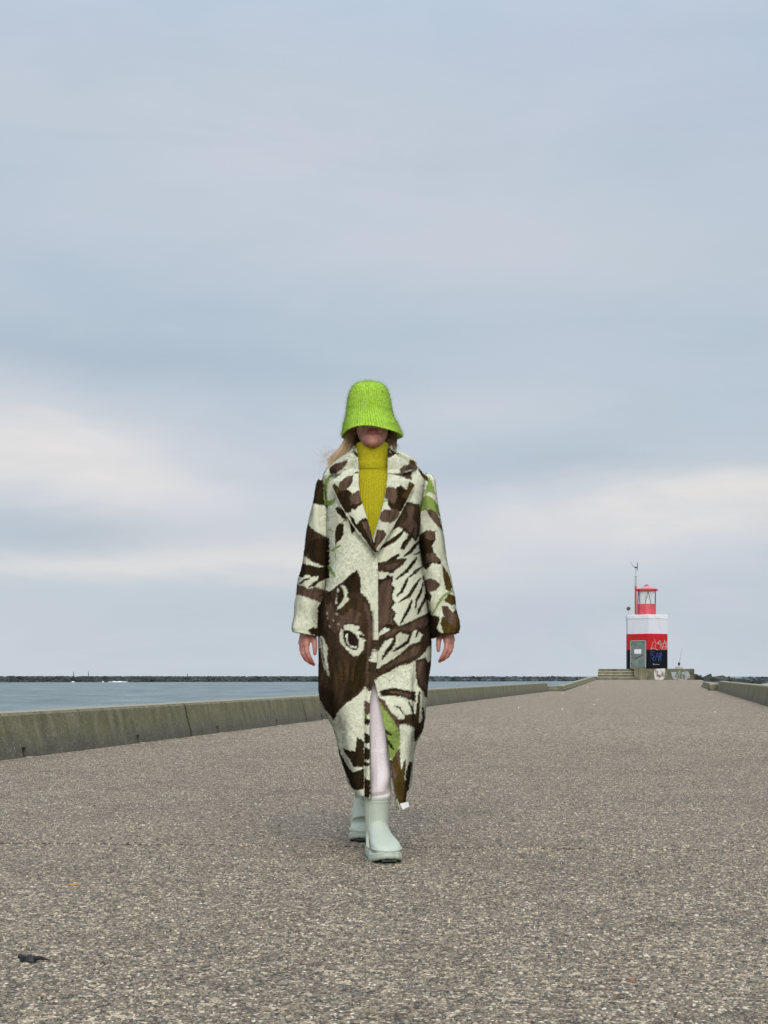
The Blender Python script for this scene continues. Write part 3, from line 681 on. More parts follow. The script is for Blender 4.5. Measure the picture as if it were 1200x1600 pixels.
tr0 = T.node('ShaderNodeBsdfTransparent'); mx0 = T.node('ShaderNodeMixShader'); mx0.inputs[0].default_value = .42; T.l.new(tr0.outputs[0], mx0.inputs[1]); T.l.new(b.outputs[0], mx0.inputs[2]); T.l.new(mx0.outputs[0], T.n['Material Output'].inputs[0]); M_GL = m
for k in range(LN):
    t0, t1 = 2 * math.pi * k / LN, 2 * math.pi * (k + 1) / LN
    A = Vector((LXc[0] + lr * .97 * math.cos(t0), LXc[1] + lr * .97 * math.sin(t0), zg0)); B = Vector((LXc[0] + lr * .97 * math.cos(t1), LXc[1] + lr * .97 * math.sin(t1), zg0))
    e = (B - A); nrm_ = Vector((e.y, -e.x, 0)).normalized(); L_ = e.length; e.normalize()
    fix_normals(MB().prism(rect(.01, 0, L_ - .01, zg1 - zg0), A, e, EZ, nrm_, -.004, .004).build('pane', M_GL, lh))
mb = MB()
for k in range(LN):
    t = 2 * math.pi * k / LN; t2 = t + 2 * math.pi / LN * (0.5 if k % 2 else -0.5)
    mb.tube([(LXc[0] + lr * math.cos(t), LXc[1] + lr * math.sin(t), zg0), (LXc[0] + lr * math.cos(t2), LXc[1] + lr * math.sin(t2), zg1)], .018, 6)
mb.build('glazing_bars', M_DARKMET, lh)
mb = MB(); mb.rings(cyl(lr - .01, lr - .01, zg1 - .001, zg1 + .03, LN) ); mb.rings([*cyl(.8, .8, zg1 + .02, zg1 + .14)]); fix_normals(mb.build('gutter', M_RED, lh))
mb = MB(); mb.rings([*cyl(.74, .74, zg1 + .12, zg1 + .16), *cyl(.45, .2, zg1 + .26, zg1 + .34), *cyl(.2, .2, zg1 + .34, zg1 + .36)]); fix_normals(mb.build('lantern_roof', plain('sun_bleached_red', (.66, .26, .28), .6, .15, 2), lh))
mb = MB(); mb.rings([*cyl(.19, .17, zg1 + .33, zg1 + .39), *cyl(.10, .03, zg1 + .46, zg1 + .50)]); fix_normals(mb.build('vent_cap', M_RED, lh))
mb = MB(); mb.ball((LXc[0], LXc[1], (zg0 + zg1) / 2 + .08), (.09, .09, .12), 8); mb.tube([(LXc[0], LXc[1], zg0), (LXc[0], LXc[1], zg1)], .018, 6); mb.build('lamp', M_DARKMET, lh)
# mast with small wind turbine
mx = (993.3 - 600) * (LY - .5) / F; my = LY - .5
e = mx
mb = MB(); mb.tube([(mx, my, zt - .02), (mx, my, hz(916.8))], .075, 12); mast = mb.build('mast', M_RED, lh)
mb = MB(); mb.tube([(mx, my, hz(916.8)), (mx, my, hz(902))], .072, 12); mb.build('mast_sleeve', M_PALEMET, lh)
mb = MB(); mb.tube([(mx, my, hz(902)), (mx, my, hz(901))], .09, 10); mb.tube([(mx, my, hz(901)), (mx, my, hz(887))], .026, 8); mb.build('pole', M_PALEMET, lh)
wt = MB(); s_ = 1 / ppm
def q(px, py): return Vector(((px - 600) * my / F, my, hz(py)))
wt.tube([q(991.5, 887.2), q(996.2, 887.6)], .055, 8); tur = wt.build('turbine', M_DARKMET, lh)
wt = MB(); wt.add([q(992, 887.6) + Vector((0, -.01, 0)), q(988.5, 886.2), q(984.2, 878.4), q(985.6, 878.9), q(989.8, 884.2)], [(0, 1, 2, 3, 4)]); wt.add([v_ + Vector((0, .02, 0)) for v_ in (q(992, 887.6), q(988.5, 886.2), q(984.2, 878.4), q(985.6, 878.9), q(989.8, 884.2))], [(4, 3, 2, 1, 0)]); wt.build('tail_vane', M_PALEMET, tur)
for a0 in (95, 200, 330):
    wt = MB(); c = q(995.8, 887.5); d = Vector((0.12 * math.cos(R_(a0)), math.cos(R_(a0)) * .9, math.sin(R_(a0)))).normalized()
    wt.tube([c, c + d * .15, c + d * .42], [.02, .03, .012], 6); wt.build('blade', M_DARKMET, tur)
sx = (982 - 600) * (LY - .2) / F
sn = MB(); sn.tube([(sx, LY - .2, zt - .3), (sx, LY - .2, hz(952))], .018, 6); fs = sn.build('sensor_post', M_PALEMET, lh)
sn = MB(); sn.tube([(sx, LY - .28, hz(951.2)), (sx, LY - .12, hz(951.2))], .135, 16); sn.build('sensor_dish', M_DARKMET, fs)

# fisherman behind the platform
FYy = 108.0; fx = (1061 - 600) * FYy / F
def FP(dx, dy, z): return (fx + dx, FYy + dy, z)
man = empty('person', FP(0, 0, .75), 'angler in a pale jacket sitting behind the platform beside the lighthouse, holding a long rod', 'person')
mb = MB(); mb.ball(FP(0, .02, 1.60), (.085, .10, .12), 10); mb.tube([FP(0, 0, 1.5), FP(0, 0, 1.40)], .06, 10)
mb.tube([FP(0, 0, .85), FP(0, .03, 1.1), FP(0, .02, 1.38), FP(0, .02, 1.43)], [.16, .15, .17, .08], 14)
for s in (-1, 1):
    mb.tube([FP(.18 * s, .02, 1.36), FP(.25 * s, .12, 1.12), FP(.12 * s, .38, 1.08), FP(.05 * s, .46, 1.1)], [.06, .05, .04, .03], 10)
    mb.tube([FP(.09 * s, 0, .85), FP(.13 * s, .45, .88), FP(.12 * s, .5, .45), FP(.12 * s, .62, .42)], [.09, .075, .05, .04], 10)
body2 = mb.build('body', plain('angler_skin', (.35, .2, .15), .6), man); remesh(fix_normals(body2), .02, 3)
mb = MB(); mb.rings([[FP(r * math.cos(t * .393) * 1.25, r * math.sin(t * .393) * .95 + .02, z) for t in range(16)] for r, z in ((.2, .78), (.21, .95), (.2, 1.2), (.19, 1.36), (.12, 1.45), (.07, 1.47))])
for s in (-1, 1): mb.tube([FP(.2 * s, .02, 1.37), FP(.27 * s, .12, 1.12), FP(.13 * s, .38, 1.08)], [.075, .07, .05], 10)
mb.build('jacket', plain('pale_jacket', (.38, .38, .36), .8), man, smooth=True)
mb = MB(); mb.ball(FP(0, -.01, 1.635), (.095, .11, .11), 10); mb.build('hair', plain('dark_hair', (.02, .018, .016), .6), man, smooth=True)
mb = MB(); mb.tube([FP(.05, .5, 1.0), FP(.12, .7, 1.35), FP(.55, 1.6, 2.85)], [.016, .013, .006], 6); o = mb.build('fishing_rod', M_DARKMET, origin=FP(.05, .5, 1.0)); tag(o, 'long thin fishing rod held up by the angler beside the lighthouse', 'fishing rod')
mb = MB(); mb.box(FP(0, .1, .6), (.9, .7, .42), jit=.06); o = mb.build('boulder', M_ROCK); tag(o, 'boulder the angler sits on behind the platform', 'boulder')

# ------------------------------------------------------------------ coat print (flat print on the fleece)
CREAM, DK, MB_, GR, OL_, BR = (.91, .92, .70), (.037, .023, .009), (.145, .092, .062), (.33, .45, .11), (.105, .066, .015), (.068, .042, .022)
shapes = []                 # in the enlarged view: px = 440 + x/4, py = 680 + y/4
def pg(c, *pts): shapes.append((c, np.array(pts, dtype=float)))
def pb(c, *pts): shapes.append((c, np.array([(a, b + 1200) for a, b in pts], dtype=float)))
def st(c, w, *pts, off=0):
    pts = np.array([(a, b + off) for a, b in pts], dtype=float); L1, L2 = [], []; n_ = len(pts)
    for i, p in enumerate(pts):
        d = pts[min(i + 1, n_ - 1)] - pts[max(i - 1, 0)]; d /= np.linalg.norm(d) + 1e-9; k = math.sin(math.pi * (i + .55) / (n_ + .1)) * w / 2
        L1.append(p + np.array([-d[1], d[0]]) * k); L2.append(p - np.array([-d[1], d[0]]) * k)
    shapes.append((c, np.array(L1 + L2[::-1])))
# left sleeve
pg(DK, (225, 270), (250, 280), (270, 320), (290, 460), (270, 440), (240, 435), (205, 425), (180, 445), (195, 380))
pg(BR, (165, 555), (200, 590), (250, 620), (300, 645), (300, 830), (240, 812), (190, 790), (140, 750), (120, 720), (125, 640)); pg(DK, (180, 660), (240, 640), (300, 660), (300, 815), (240, 800), (180, 770), (150, 720))
pg(DK, (108, 795), (180, 812), (230, 825), (300, 818), (300, 890), (262, 900), (225, 925), (205, 950), (185, 940), (225, 905), (235, 880), (190, 885), (155, 870), (130, 890), (100, 880))
st(DK, 16, (110, 930), (145, 905), (175, 895)); st(DK, 16, (165, 955), (200, 925), (245, 905), (275, 895))
pg(MB_, (80, 925), (130, 940), (170, 960), (210, 945), (245, 960), (300, 975), (300, 1065), (240, 1045), (180, 1022), (120, 1000), (75, 990))
pg(DK, (160, 1218), (195, 1200), (240, 1212), (245, 1260), (190, 1248))
# left front
pg(GR, (262, 330), (272, 280), (300, 248), (330, 243), (300, 275), (284, 320), (285, 400), (300, 425), (275, 440), (264, 400)); pg(GR, (282, 415), (320, 400), (345, 385), (335, 410), (315, 440), (285, 440))
pg(DK, (335, 455), (350, 448), (378, 455), (412, 490), (435, 505), (450, 550), (462, 590), (440, 622), (432, 575), (420, 530), (385, 520), (352, 490))
pg(DK, (342, 570), (362, 550), (388, 555), (388, 610), (372, 650), (345, 672), (336, 695), (334, 620))
st(GR, 14, (378, 548), (395, 530), (415, 518)); st(GR, 16, (285, 722), (320, 718), (350, 700), (368, 688)); st(GR, 8, (328, 722), (338, 748), (338, 778)); st(GR, 20, (285, 810), (305, 835), (322, 862), (337, 888)); st(GR, 9, (288, 590), (310, 595), (325, 602))
pg(BR, (470, 842), (487, 870), (498, 930), (494, 982), (530, 1010), (562, 1080), (578, 1200), (574, 1300), (562, 1360), (550, 1410), (585, 1420), (588, 1500), (572, 1560), (560, 1600), (548, 1610), (525, 1572), (470, 1632), (400, 1680), (350, 1730), (328, 1785), (280, 1720), (240, 1650), (215, 1500), (215, 1320), (245, 1330), (265, 1400), (300, 1500), (285, 1400), (290, 1330), (262, 1262), (220, 1240), (225, 1080), (262, 1010), (290, 985), (340, 945), (388, 912), (430, 870))
pg(DK, (470, 842), (487, 870), (498, 930), (488, 985), (455, 975), (430, 990), (400, 950), (388, 912), (430, 870))
pg(MB_, (505, 1040), (535, 1055), (560, 1130), (566, 1230), (556, 1330), (542, 1400), (545, 1560), (528, 1560), (530, 1400), (540, 1300), (545, 1200), (530, 1110))
pg(MB_, (275, 1060), (320, 1040), (330, 1100), (380, 1130), (430, 1080), (500, 1110), (480, 1180), (400, 1170), (340, 1240), (300, 1200)); pg(DK, (480, 1380), (530, 1360), (520, 1560), (440, 1640), (380, 1670), (440, 1500))
pg(DK, (225, 1080), (262, 1020), (275, 1060), (262, 1150), (275, 1240), (245, 1250)); pg(DK, (235, 1560), (330, 1600), (330, 1780), (270, 1710))
for k in range(9): st(OL_ if k % 2 else DK, 7, (300 + 22 * k, 1390 + 6 * k), (310 + 20 * k, 1470), (325 + 17 * k, 1560 - 3 * k))
for k in range(6): st(OL_, 7, (335 + 28 * k, 1000 + 12 * k), (345 + 26 * k, 1040 + 10 * k), (340 + 24 * k, 1090 + 8 * k))
# eyes of the printed animal
pg(CREAM, (368, 935), (398, 942), (413, 975), (410, 1015), (425, 1025), (400, 1052), (365, 1082), (345, 1092), (350, 1072), (382, 1035), (392, 1000), (386, 965)); pg(DK, (356, 955), (378, 970), (388, 1002), (378, 1038), (358, 1060), (350, 1015)); pg(CREAM, (350, 952), (358, 956), (352, 1010), (346, 1062), (334, 1056), (344, 1010)); pg(DK, (349, 975), (352, 980), (345, 1050), (341, 1048))
for cx_, cy_, rr in ((285, 1112, 8), (289, 1141, 6), (345, 1116, 9), (325, 1158, 7), (356, 1180, 9), (302, 1194, 8)): pg((.55, .46, .36), *[(cx_ + rr * math.cos(t), cy_ + rr * math.sin(t)) for t in np.arange(0, 6.2, .8)])
pg(CREAM, (393, 1186), (430, 1180), (480, 1192), (488, 1214), (470, 1216), (510, 1240), (523, 1285), (508, 1340), (475, 1378), (445, 1380), (402, 1335), (365, 1292), (362, 1240), (372, 1210), (400, 1222), (385, 1202))
pg(DK, (383, 1222), (404, 1216), (430, 1222), (465, 1245), (484, 1285), (482, 1322), (468, 1348), (432, 1335), (402, 1312), (386, 1275)); pg(CREAM, (397, 1244), (412, 1240), (412, 1290), (430, 1312), (455, 1322), (472, 1312), (470, 1332), (440, 1330), (410, 1306)); pg((.022, .014, .01), (413, 1238), (442, 1240), (470, 1265), (482, 1298), (470, 1318), (440, 1312), (416, 1288)); pg(DK, (482, 1240), (512, 1254), (517, 1276), (490, 1266))
for k in range(5): st(DK, 8, (248 + 6 * k, 1270 + 50 * k), (255 + 6 * k, 1310 + 50 * k))
pg((.5, .48, .36), (262, 1400), (272, 1420), (306, 1512), (290, 1500), (268, 1450)); pg((.5, .48, .36), (240, 1330), (250, 1360), (275, 1470), (262, 1450))
# lower left panel and facing
pb(DK, (470, 685), (515, 715), (515, 875), (450, 872), (425, 820), (400, 790), (378, 752), (420, 768), (462, 775)); pb(DK, (355, 735), (372, 790), (410, 862), (450, 906), (482, 893), (515, 882), (515, 1010), (470, 1018), (440, 1006), (400, 900), (362, 800))
for c, a, b in ((MB_, 455, 545), (DK, 560, 612), (DK, 655, 728), (DK, 745, 830), (BR, 835, 870), (DK, 940, 1070)): pb(c, (517, a), (553, a + 18), (553, b - 10), (538, b), (517, b - 6))
pb(GR, (517, 545), (535, 540), (525, 590)); 
# right front
pg(BR, (740, 480), (762, 425), (800, 418), (868, 432), (868, 560), (855, 620), (838, 668), (815, 640), (790, 680), (762, 720), (745, 705), (770, 670), (790, 620), (765, 598), (735, 572), (700, 590), (650, 640), (604, 722), (590, 700), (680, 570)); pg(MB_, (770, 440), (830, 450), (820, 520), (850, 560), (840, 640), (800, 610), (760, 560), (790, 500)); pg(DK, (725, 500), (745, 500), (690, 590), (605, 700), (595, 690), (640, 620), (690, 550))
for w, pts in ((30, [(770, 590), (735, 625), (700, 655), (650, 685), (600, 715)]), (20, [(830, 580), (800, 640), (765, 672), (743, 712)]), (24, [(868, 655), (835, 685), (805, 728), (762, 758)]), (12, [(868, 728), (845, 740), (825, 745)]), (30, [(738, 742), (700, 772), (650, 805), (600, 820)]),
               (24, [(845, 760), (822, 798), (780, 850), (712, 902)]), (20, [(872, 822), (835, 855), (797, 888)]), (22, [(792, 885), (772, 930), (750, 978), (718, 1008)]), (24, [(868, 890), (825, 955), (795, 1005), (730, 1045)]), (18, [(885, 920), (868, 985), (843, 1030), (836, 1085)]),
               (20, [(903, 975), (893, 1030), (860, 1090), (848, 1122)]), (22, [(815, 1025), (795, 1080), (768, 1130), (742, 1182)]), (14, [(880, 880), (905, 950), (912, 1060)])): st(DK, w, *pts)
pg(BR, (590, 795), (640, 790), (690, 785), (750, 765), (785, 772), (760, 805), (720, 840), (690, 862), (640, 858), (590, 845)); pg(MB_, (640, 815), (700, 800), (740, 795), (700, 835), (660, 845))
pg(DK, (590, 905), (640, 895), (665, 872), (690, 880), (700, 895), (688, 930), (708, 960), (690, 1000), (708, 1045), (688, 1080), (716, 1112), (700, 1150), (730, 1190), (690, 1215), (640, 1200), (590, 1262)); pg(MB_, (620, 925), (650, 905), (685, 900), (676, 930), (694, 960), (678, 1000), (694, 1040), (674, 1080), (700, 1112), (688, 1150), (705, 1185), (650, 1180), (600, 1230), (600, 960))
pg(BR, (590, 1262), (640, 1240), (700, 1200), (760, 1185), (830, 1150), (935, 1098), (935, 1195), (880, 1245), (842, 1212), (800, 1250), (740, 1232), (700, 1262), (650, 1285), (618, 1330), (590, 1372)); pg(MB_, (700, 1215), (780, 1190), (860, 1150), (925, 1130), (915, 1180), (860, 1210), (800, 1225), (740, 1215), (660, 1262), (640, 1250))
for w, pts in ((28, [(712, 1250), (700, 1300), (660, 1350), (625, 1400)]), (22, [(812, 1225), (790, 1290), (740, 1325), (690, 1352)]), (14, [(855, 1200), (848, 1235), (838, 1265)]), (16, [(925, 1160), (900, 1215), (868, 1300)]), (14, [(610, 1290), (592, 1330), (585, 1370)])): st(DK, w, *pts)
pg(BR, (588, 1470), (640, 1432), (700, 1398), (760, 1350), (800, 1310), (860, 1290), (890, 1230), (935, 1170), (935, 1310), (905, 1330), (900, 1370), (860, 1392), (842, 1402), (800, 1428), (740, 1440), (680, 1476), (620, 1500), (590, 1530)); pg(MB_, (640, 1450), (700, 1412), (770, 1360), (830, 1320), (870, 1310), (850, 1370), (790, 1400), (720, 1425), (660, 1460))
st(CREAM, 16, (915, 1345), (890, 1368), (868, 1395)); pg(BR, (836, 1405), (870, 1398), (898, 1385), (912, 1420), (935, 1400), (935, 1640), (900, 1640), (880, 1600), (850, 1560), (838, 1500)); pg(MB_, (845, 1420), (890, 1410), (900, 1500), (905, 1590), (870, 1560), (850, 1500))
pb(DK, (608, 405), (650, 385), (700, 378), (770, 390), (838, 402), (838, 468), (790, 450), (740, 432), (680, 428), (620, 432)); pb(MB_, (598, 428), (640, 455), (682, 525), (735, 575), (740, 700), (718, 640), (680, 565), (615, 480)); pb(MB_, (660, 405), (730, 398), (810, 420), (800, 440), (740, 418))
st(DK, 14, (702, 492), (735, 500), (762, 540), off=1200); st(DK, 16, (792, 462), (812, 500), (826, 550), off=1200); pb(BR, (765, 545), (838, 540), (838, 632), (790, 612), (735, 605), (700, 580), (740, 575), (770, 572))
pb(GR, (602, 462), (640, 505), (690, 568), (732, 645), (745, 730), (722, 772), (690, 830), (655, 792), (636, 700), (610, 590)); st(DK, 24, (622, 618), (650, 650), (688, 676), off=1200); st(DK, 20, (634, 672), (665, 715), (702, 765), off=1200)
pb(OL_, (655, 815), (690, 832), (712, 790), (738, 748), (745, 880), (780, 990), (805, 1085), (790, 1092), (735, 1110), (706, 1020), (680, 925)); pb(MB_, (665, 835), (690, 835), (718, 930), (700, 950)); pb(MB_, (715, 800), (738, 752), (742, 860), (730, 860)); pb(OL_, (748, 900), (760, 850), (778, 818), (775, 870), (765, 970)); pb(DK, (798, 838), (815, 840), (805, 930), (790, 1030), (772, 985), (776, 900))
st(DK, 26, (862, 400), (852, 520), (842, 610), (832, 690), off=1200); st(DK, 16, (880, 500), (884, 540), (886, 590), off=1200); pb(BR, (840, 620), (900, 545), (895, 620), (845, 700), (828, 720))
# right sleeve
pg(GR, (925, 255), (950, 320), (962, 370), (925, 355), (895, 370), (905, 320)); pg(GR, (880, 385), (915, 378), (950, 398), (975, 440), (988, 505), (955, 478), (915, 458), (865, 480), (860, 440)); pg(OL_, (848, 208), (885, 228), (915, 262), (918, 295), (880, 262))
pg(MB_, (900, 460), (945, 468), (975, 495), (992, 545), (1006, 600), (965, 556), (925, 508)); pg(DK, (865, 620), (905, 595), (960, 598), (964, 650), (940, 690), (952, 730), (1000, 792), (990, 806), (940, 800), (905, 842), (880, 820), (860, 700)); pg(MB_, (890, 610), (925, 592), (962, 602), (962, 650), (925, 655), (900, 640)); pg(MB_, (900, 740), (948, 735), (992, 792), (940, 790), (905, 800))
pg(OL_, (1003, 812), (1025, 840), (1048, 880), (1064, 945), (1052, 978), (1022, 962), (1012, 900)); pg(MB_, (898, 905), (925, 892), (965, 905), (993, 935), (965, 968), (925, 980), (900, 940)); pg(DK, (878, 870), (905, 960), (940, 1000), (930, 1045), (905, 1010)); st(GR, 18, (1068, 970), (1015, 1000), (980, 1050), (940, 1125))
pg(OL_, (1048, 988), (1082, 1005), (1096, 1062), (1050, 1056), (1012, 1032)); pg(OL_, (990, 1180), (1005, 1130), (1045, 1140), (1085, 1090), (1110, 1110), (1125, 1200), (1120, 1270), (1000, 1280), (1010, 1228)); pg(MB_, (1000, 1070), (1035, 1068), (1070, 1105), (1090, 1120), (1080, 1195), (1030, 1160), (1005, 1110)); pg(DK, (925, 1125), (985, 1130), (988, 1160), (970, 1200), (985, 1228), (1015, 1236), (1125, 1230), (1125, 1290), (920, 1290))
# collar and lapels
LAP = []
shapes_body = shapes; shapes = LAP
pg(MB_, (296, 205), (330, 180), (380, 165), (418, 148), (402, 185), (375, 215), (340, 238), (305, 225)); pg(BR, (295, 210), (318, 190), (330, 215), (345, 240), (300, 240)); pg(BR, (440, 88), (478, 108), (478, 142), (450, 115)); pg(BR, (440, 238), (480, 226), (480, 240))
pg(DK, (308, 322), (335, 302), (375, 338), (420, 342), (450, 372), (480, 342), (512, 348), (515, 425), (480, 440), (462, 468), (440, 462), (425, 485), (390, 488), (368, 440), (345, 390), (318, 352)); pg(MB_, (365, 292), (400, 262), (448, 248), (442, 300), (410, 340), (375, 350), (350, 335)); pg(MB_, (425, 378), (478, 345), (512, 348), (515, 405), (475, 430), (430, 432)); pg(OL_, (312, 320), (340, 305), (362, 335), (350, 365), (325, 350))
pg(DK, (420, 490), (450, 520), (470, 560), (500, 520), (545, 520), (570, 600), (600, 745), (565, 715), (500, 620), (445, 555)); pg(MB_, (500, 545), (545, 535), (575, 640), (590, 720), (550, 650))
pg(MB_, (630, 348), (660, 322), (712, 328), (730, 355), (725, 400), (700, 430), (660, 400), (632, 378)); pg(DK, (715, 325), (740, 312), (782, 342), (798, 285), (840, 295), (820, 345), (745, 480), (700, 478), (665, 440), (662, 402), (700, 430), (725, 390)); pg(OL_, (780, 342), (798, 288), (838, 296), (815, 350), (780, 400), (750, 380)); pg(GR, (600, 412), (640, 400), (662, 402), (650, 420), (605, 432))
pg(MB_, (590, 508), (640, 465), (705, 462), (740, 478), (722, 522), (682, 548), (630, 540)); pg(MB_, (560, 585), (640, 592), (658, 620), (620, 672), (590, 710), (565, 680)); pg(DK, (560, 585), (585, 590), (590, 640), (585, 700), (565, 690))
pg(MB_, (735, 218), (760, 190), (795, 180), (800, 152), (830, 158), (852, 215), (800, 215), (745, 236)); pg(OL_, (800, 155), (830, 160), (845, 190), (815, 180)); pg(BR, (655, 70), (720, 112), (690, 132), (664, 142)); pg(GR, (705, 118), (730, 108), (745, 118), (722, 122))
shapes = shapes_body
pg(MB_, (745, 238), (812, 220), (812, 280), (770, 268))

def print_color(px, py, table, jitter=0.35):
    x = (px - 440) * 4; y = (py - 680) * 4
    x = x + 1.3 * np.sin(y * .21 + 1.3 * np.sin(x * .13)) + .9 * np.sin(y * .47 + x * .31) + rng.normal(0, jitter * 4, len(x)); y = y + 1.3 * np.sin(x * .23 + 1.1 * np.sin(y * .17)) + .9 * np.sin(x * .53 - y * .27) + rng.normal(0, jitter * 4, len(x))
    c = np.tile(np.array(CREAM), (len(x), 1))
    for colr, poly in table:
        lo = poly.min(0); hi = poly.max(0); idx = np.nonzero((x > lo[0]) & (x < hi[0]) & (y > lo[1]) & (y < hi[1]))[0]
        if not len(idx): continue
        X_, Y_ = x[idx], y[idx]; ins = np.zeros(len(idx), bool); j = len(poly) - 1
        for i in range(len(poly)):
            xi, yi = poly[i]; xj, yj = poly[j]
            if yi != yj: ins ^= ((yi > Y_) != (yj > Y_)) & (X_ < (xj - xi) * (Y_ - yi) / (yj - yi) + xi)
            j = i
        c[idx[ins]] = colr
    k_ = 1 + .16 * (np.sin(.055 * x + 1.4 * np.sin(.021 * y)) + np.sin(.09 * y * .3 + .14 * x + 1.7 * np.sin(.03 * x + .02 * y))) + .12 * np.sin(.35 * x + 2 * np.sin(.03 * y))
    dk_ = c[:, 0] < .3; c[dk_] *= k_[dk_][:, None]
    return c

def grid_normals(Gd, closed):
    du = (np.roll(Gd, -1, 1) - np.roll(Gd, 1, 1)) if closed else np.gradient(Gd, axis=1); dv = np.gradient(Gd, axis=0)
    n_ = np.cross(du, dv); n_ /= np.linalg.norm(n_, axis=2, keepdims=True) + 1e-12; return n_
def shell(Gd, closed, thick, flip=False):
    """grid surface -> closed shell with thickness; returns V, F(quads), N, outer count, face material"""
    R, C, _ = Gd.shape; N = grid_normals(Gd, closed)
    if flip: N = -N
    inn = Gd - N * thick; V = np.concatenate([Gd.reshape(-1, 3), inn.reshape(-1, 3)]); n0 = R * C
    cc = C if closed else C - 1
    i, j = np.meshgrid(np.arange(R - 1), np.arange(cc), indexing='ij'); i = i.ravel(); j = j.ravel(); j2 = (j + 1) % C
    q = np.stack([i * C + j, i * C + j2, (i + 1) * C + j2, (i + 1) * C + j], 1)
    if flip: q = q[:, ::-1]
    qi = q[:, ::-1] + n0; rims = []
    jj = np.arange(cc); j3 = (jj + 1) % C
    rims.append(np.stack([jj, j3, j3 + n0, jj + n0], 1)); b = (R - 1) * C; rims.append(np.stack([b + j3, b + jj, b + jj + n0, b + j3 + n0], 1))
    if not closed:
        ii = np.arange(R - 1); rims.append(np.stack([(ii + 1) * C, ii * C, ii * C + n0, (ii + 1) * C + n0], 1)); e = C - 1; rims.append(np.stack([ii * C + e, (ii + 1) * C + e, (ii + 1) * C + e + n0, ii * C + e + n0], 1))
    rim = np.concatenate(rims); Fq = np.concatenate([q, rim, qi]); fm = np.concatenate([np.zeros(len(q) + len(rim)), np.ones(len(qi))]).astype(int)
    NN = np.concatenate([N.reshape(-1, 3), -N.reshape(-1, 3)]); return V, Fq, NN, n0, fm
def tufts(Gd, N, n_, ln, wd, droop=.45, spread=.5, closed=False):
    """short fibres rooted on a grid surface"""
    R, C, _ = Gd.shape
    A = np.linalg.norm(np.cross(Gd[1:, :-1] - Gd[:-1, :-1], Gd[:-1, 1:] - Gd[:-1, :-1]), axis=2).ravel(); A = A / A.sum()
    k = rng.choice(len(A), n_, p=A); i = k // (C - 1); j = k % (C - 1); a = rng.uniform(0, 1, (n_, 1)); b = rng.uniform(0, 1, (n_, 1))
    tufts.j = j
    p = Gd[i, j] * (1 - a) * (1 - b) + Gd[i + 1, j] * a * (1 - b) + Gd[i, j + 1] * (1 - a) * b + Gd[i + 1, j + 1] * a * b; nn_ = N[i, j]
    d = nn_ * .6 + np.array([0, 0, -droop]) + rng.normal(0, spread, (n_, 3)); d /= np.linalg.norm(d, axis=1, keepdims=True)
    bad = (d * nn_).sum(1) < .15; d[bad] = d[bad] + nn_[bad] * .6; d /= np.linalg.norm(d, axis=1, keepdims=True)
    w = np.cross(d, nn_ + rng.normal(0, .3, (n_, 3))); w /= np.linalg.norm(w, axis=1, keepdims=True) + 1e-9
    L_ = ln * rng.uniform(.6, 1.25, (n_, 1)); ww = wd * rng.uniform(.7, 1.3, (n_, 1)); base_ = p - nn_ * .001
    V = np.stack([base_ - w * ww / 2, base_ + w * ww / 2, base_ + d * L_], 1).reshape(-1, 3)
    Ng = np.cross(V[1::3] - V[0::3], V[2::3] - V[0::3]); sgn = (Ng * nn_).sum(1) < 0
    T_ = np.arange(n_ * 3).reshape(-1, 3); T_[sgn] = T_[sgn][:, [1, 0, 2]]
    return V, T_, np.repeat(nn_, 3, 0), p
def fleece(name, Gd, closed, thick, ntuft, table, parent, flip=False, ln=.0058, wd=.0028, yclamp=5.62, lining=True, split=None, rim=False):
    V, Fq, NN, n0, fm = shell(Gd, closed, thick, flip); N = NN[:n0].reshape(Gd.shape)
    if closed: Gc = np.concatenate([Gd, Gd[:, :1]], 1); Nc = np.concatenate([N, N[:, :1]], 1)
    else: Gc, Nc = Gd, N
    TV, TT, TN, TP = tufts(Gc, Nc, ntuft, ln, wd); TJ = tufts.j
    def cl(Pp, jit, jcol):
        Yp = np.minimum(Pp[:, 1], yclamp); px = 600 + Pp[:, 0] * F / Yp; py = HY - (Pp[:, 2] - CZ) * F / Yp
        back = Pp[:, 1] - yclamp; px = px + np.sign(px - 585) * np.maximum(back, 0) * 180
        if split is not None:                 # the two fronts overlap: each keeps its own print up to its own edge
            px = np.where(jcol < split, np.where(py < 1050, np.minimum(px, 585.0 - 3.5 * (py > 1000)), px), np.where(py < 1050, np.maximum(px, 591), px))
        return print_color(px, py, table, jit)
    c_out = cl(V[:n0], .12, np.tile(np.arange(Gd.shape[1]), Gd.shape[0])) * rng.uniform(.9, 1.02, (n0, 1)); c_in = np.tile(np.array(CREAM) * .98, (len(V) - n0, 1))
    if rim:
        jj_ = np.tile(np.arange(Gd.shape[1]), Gd.shape[0]); ii_ = np.repeat(np.arange(Gd.shape[0]), Gd.shape[1]); c_out[(jj_ >= Gd.shape[1] - 2)] = np.array(CREAM) * .98
    ct = cl(TP, .28, TJ)
    if rim: ct[TJ >= Gd.shape[1] - 2] = CREAM; ct = ct * rng.uniform(.86, 1.16, (len(ct), 1)); ct = np.minimum(ct, .95)
    ct = np.repeat(ct, 3, 0); ct[0::3] *= .93; ct[1::3] *= .93
    k = len(V); tri_q = np.concatenate([Fq, np.zeros((0, 4), int)])
    allV = np.concatenate([V, TV]); me_faces = [tuple(f) for f in Fq.tolist()] + [tuple(f) for f in (TT + k).tolist()]
    o = mk(name, allV, me_faces, [M_FUR, M_LIN if lining else M_FUR], parent, True, np.concatenate([c_out, c_in, ct]), np.concatenate([NN, TN]), np.concatenate([fm, np.zeros(len(TT), int)]))
    return o

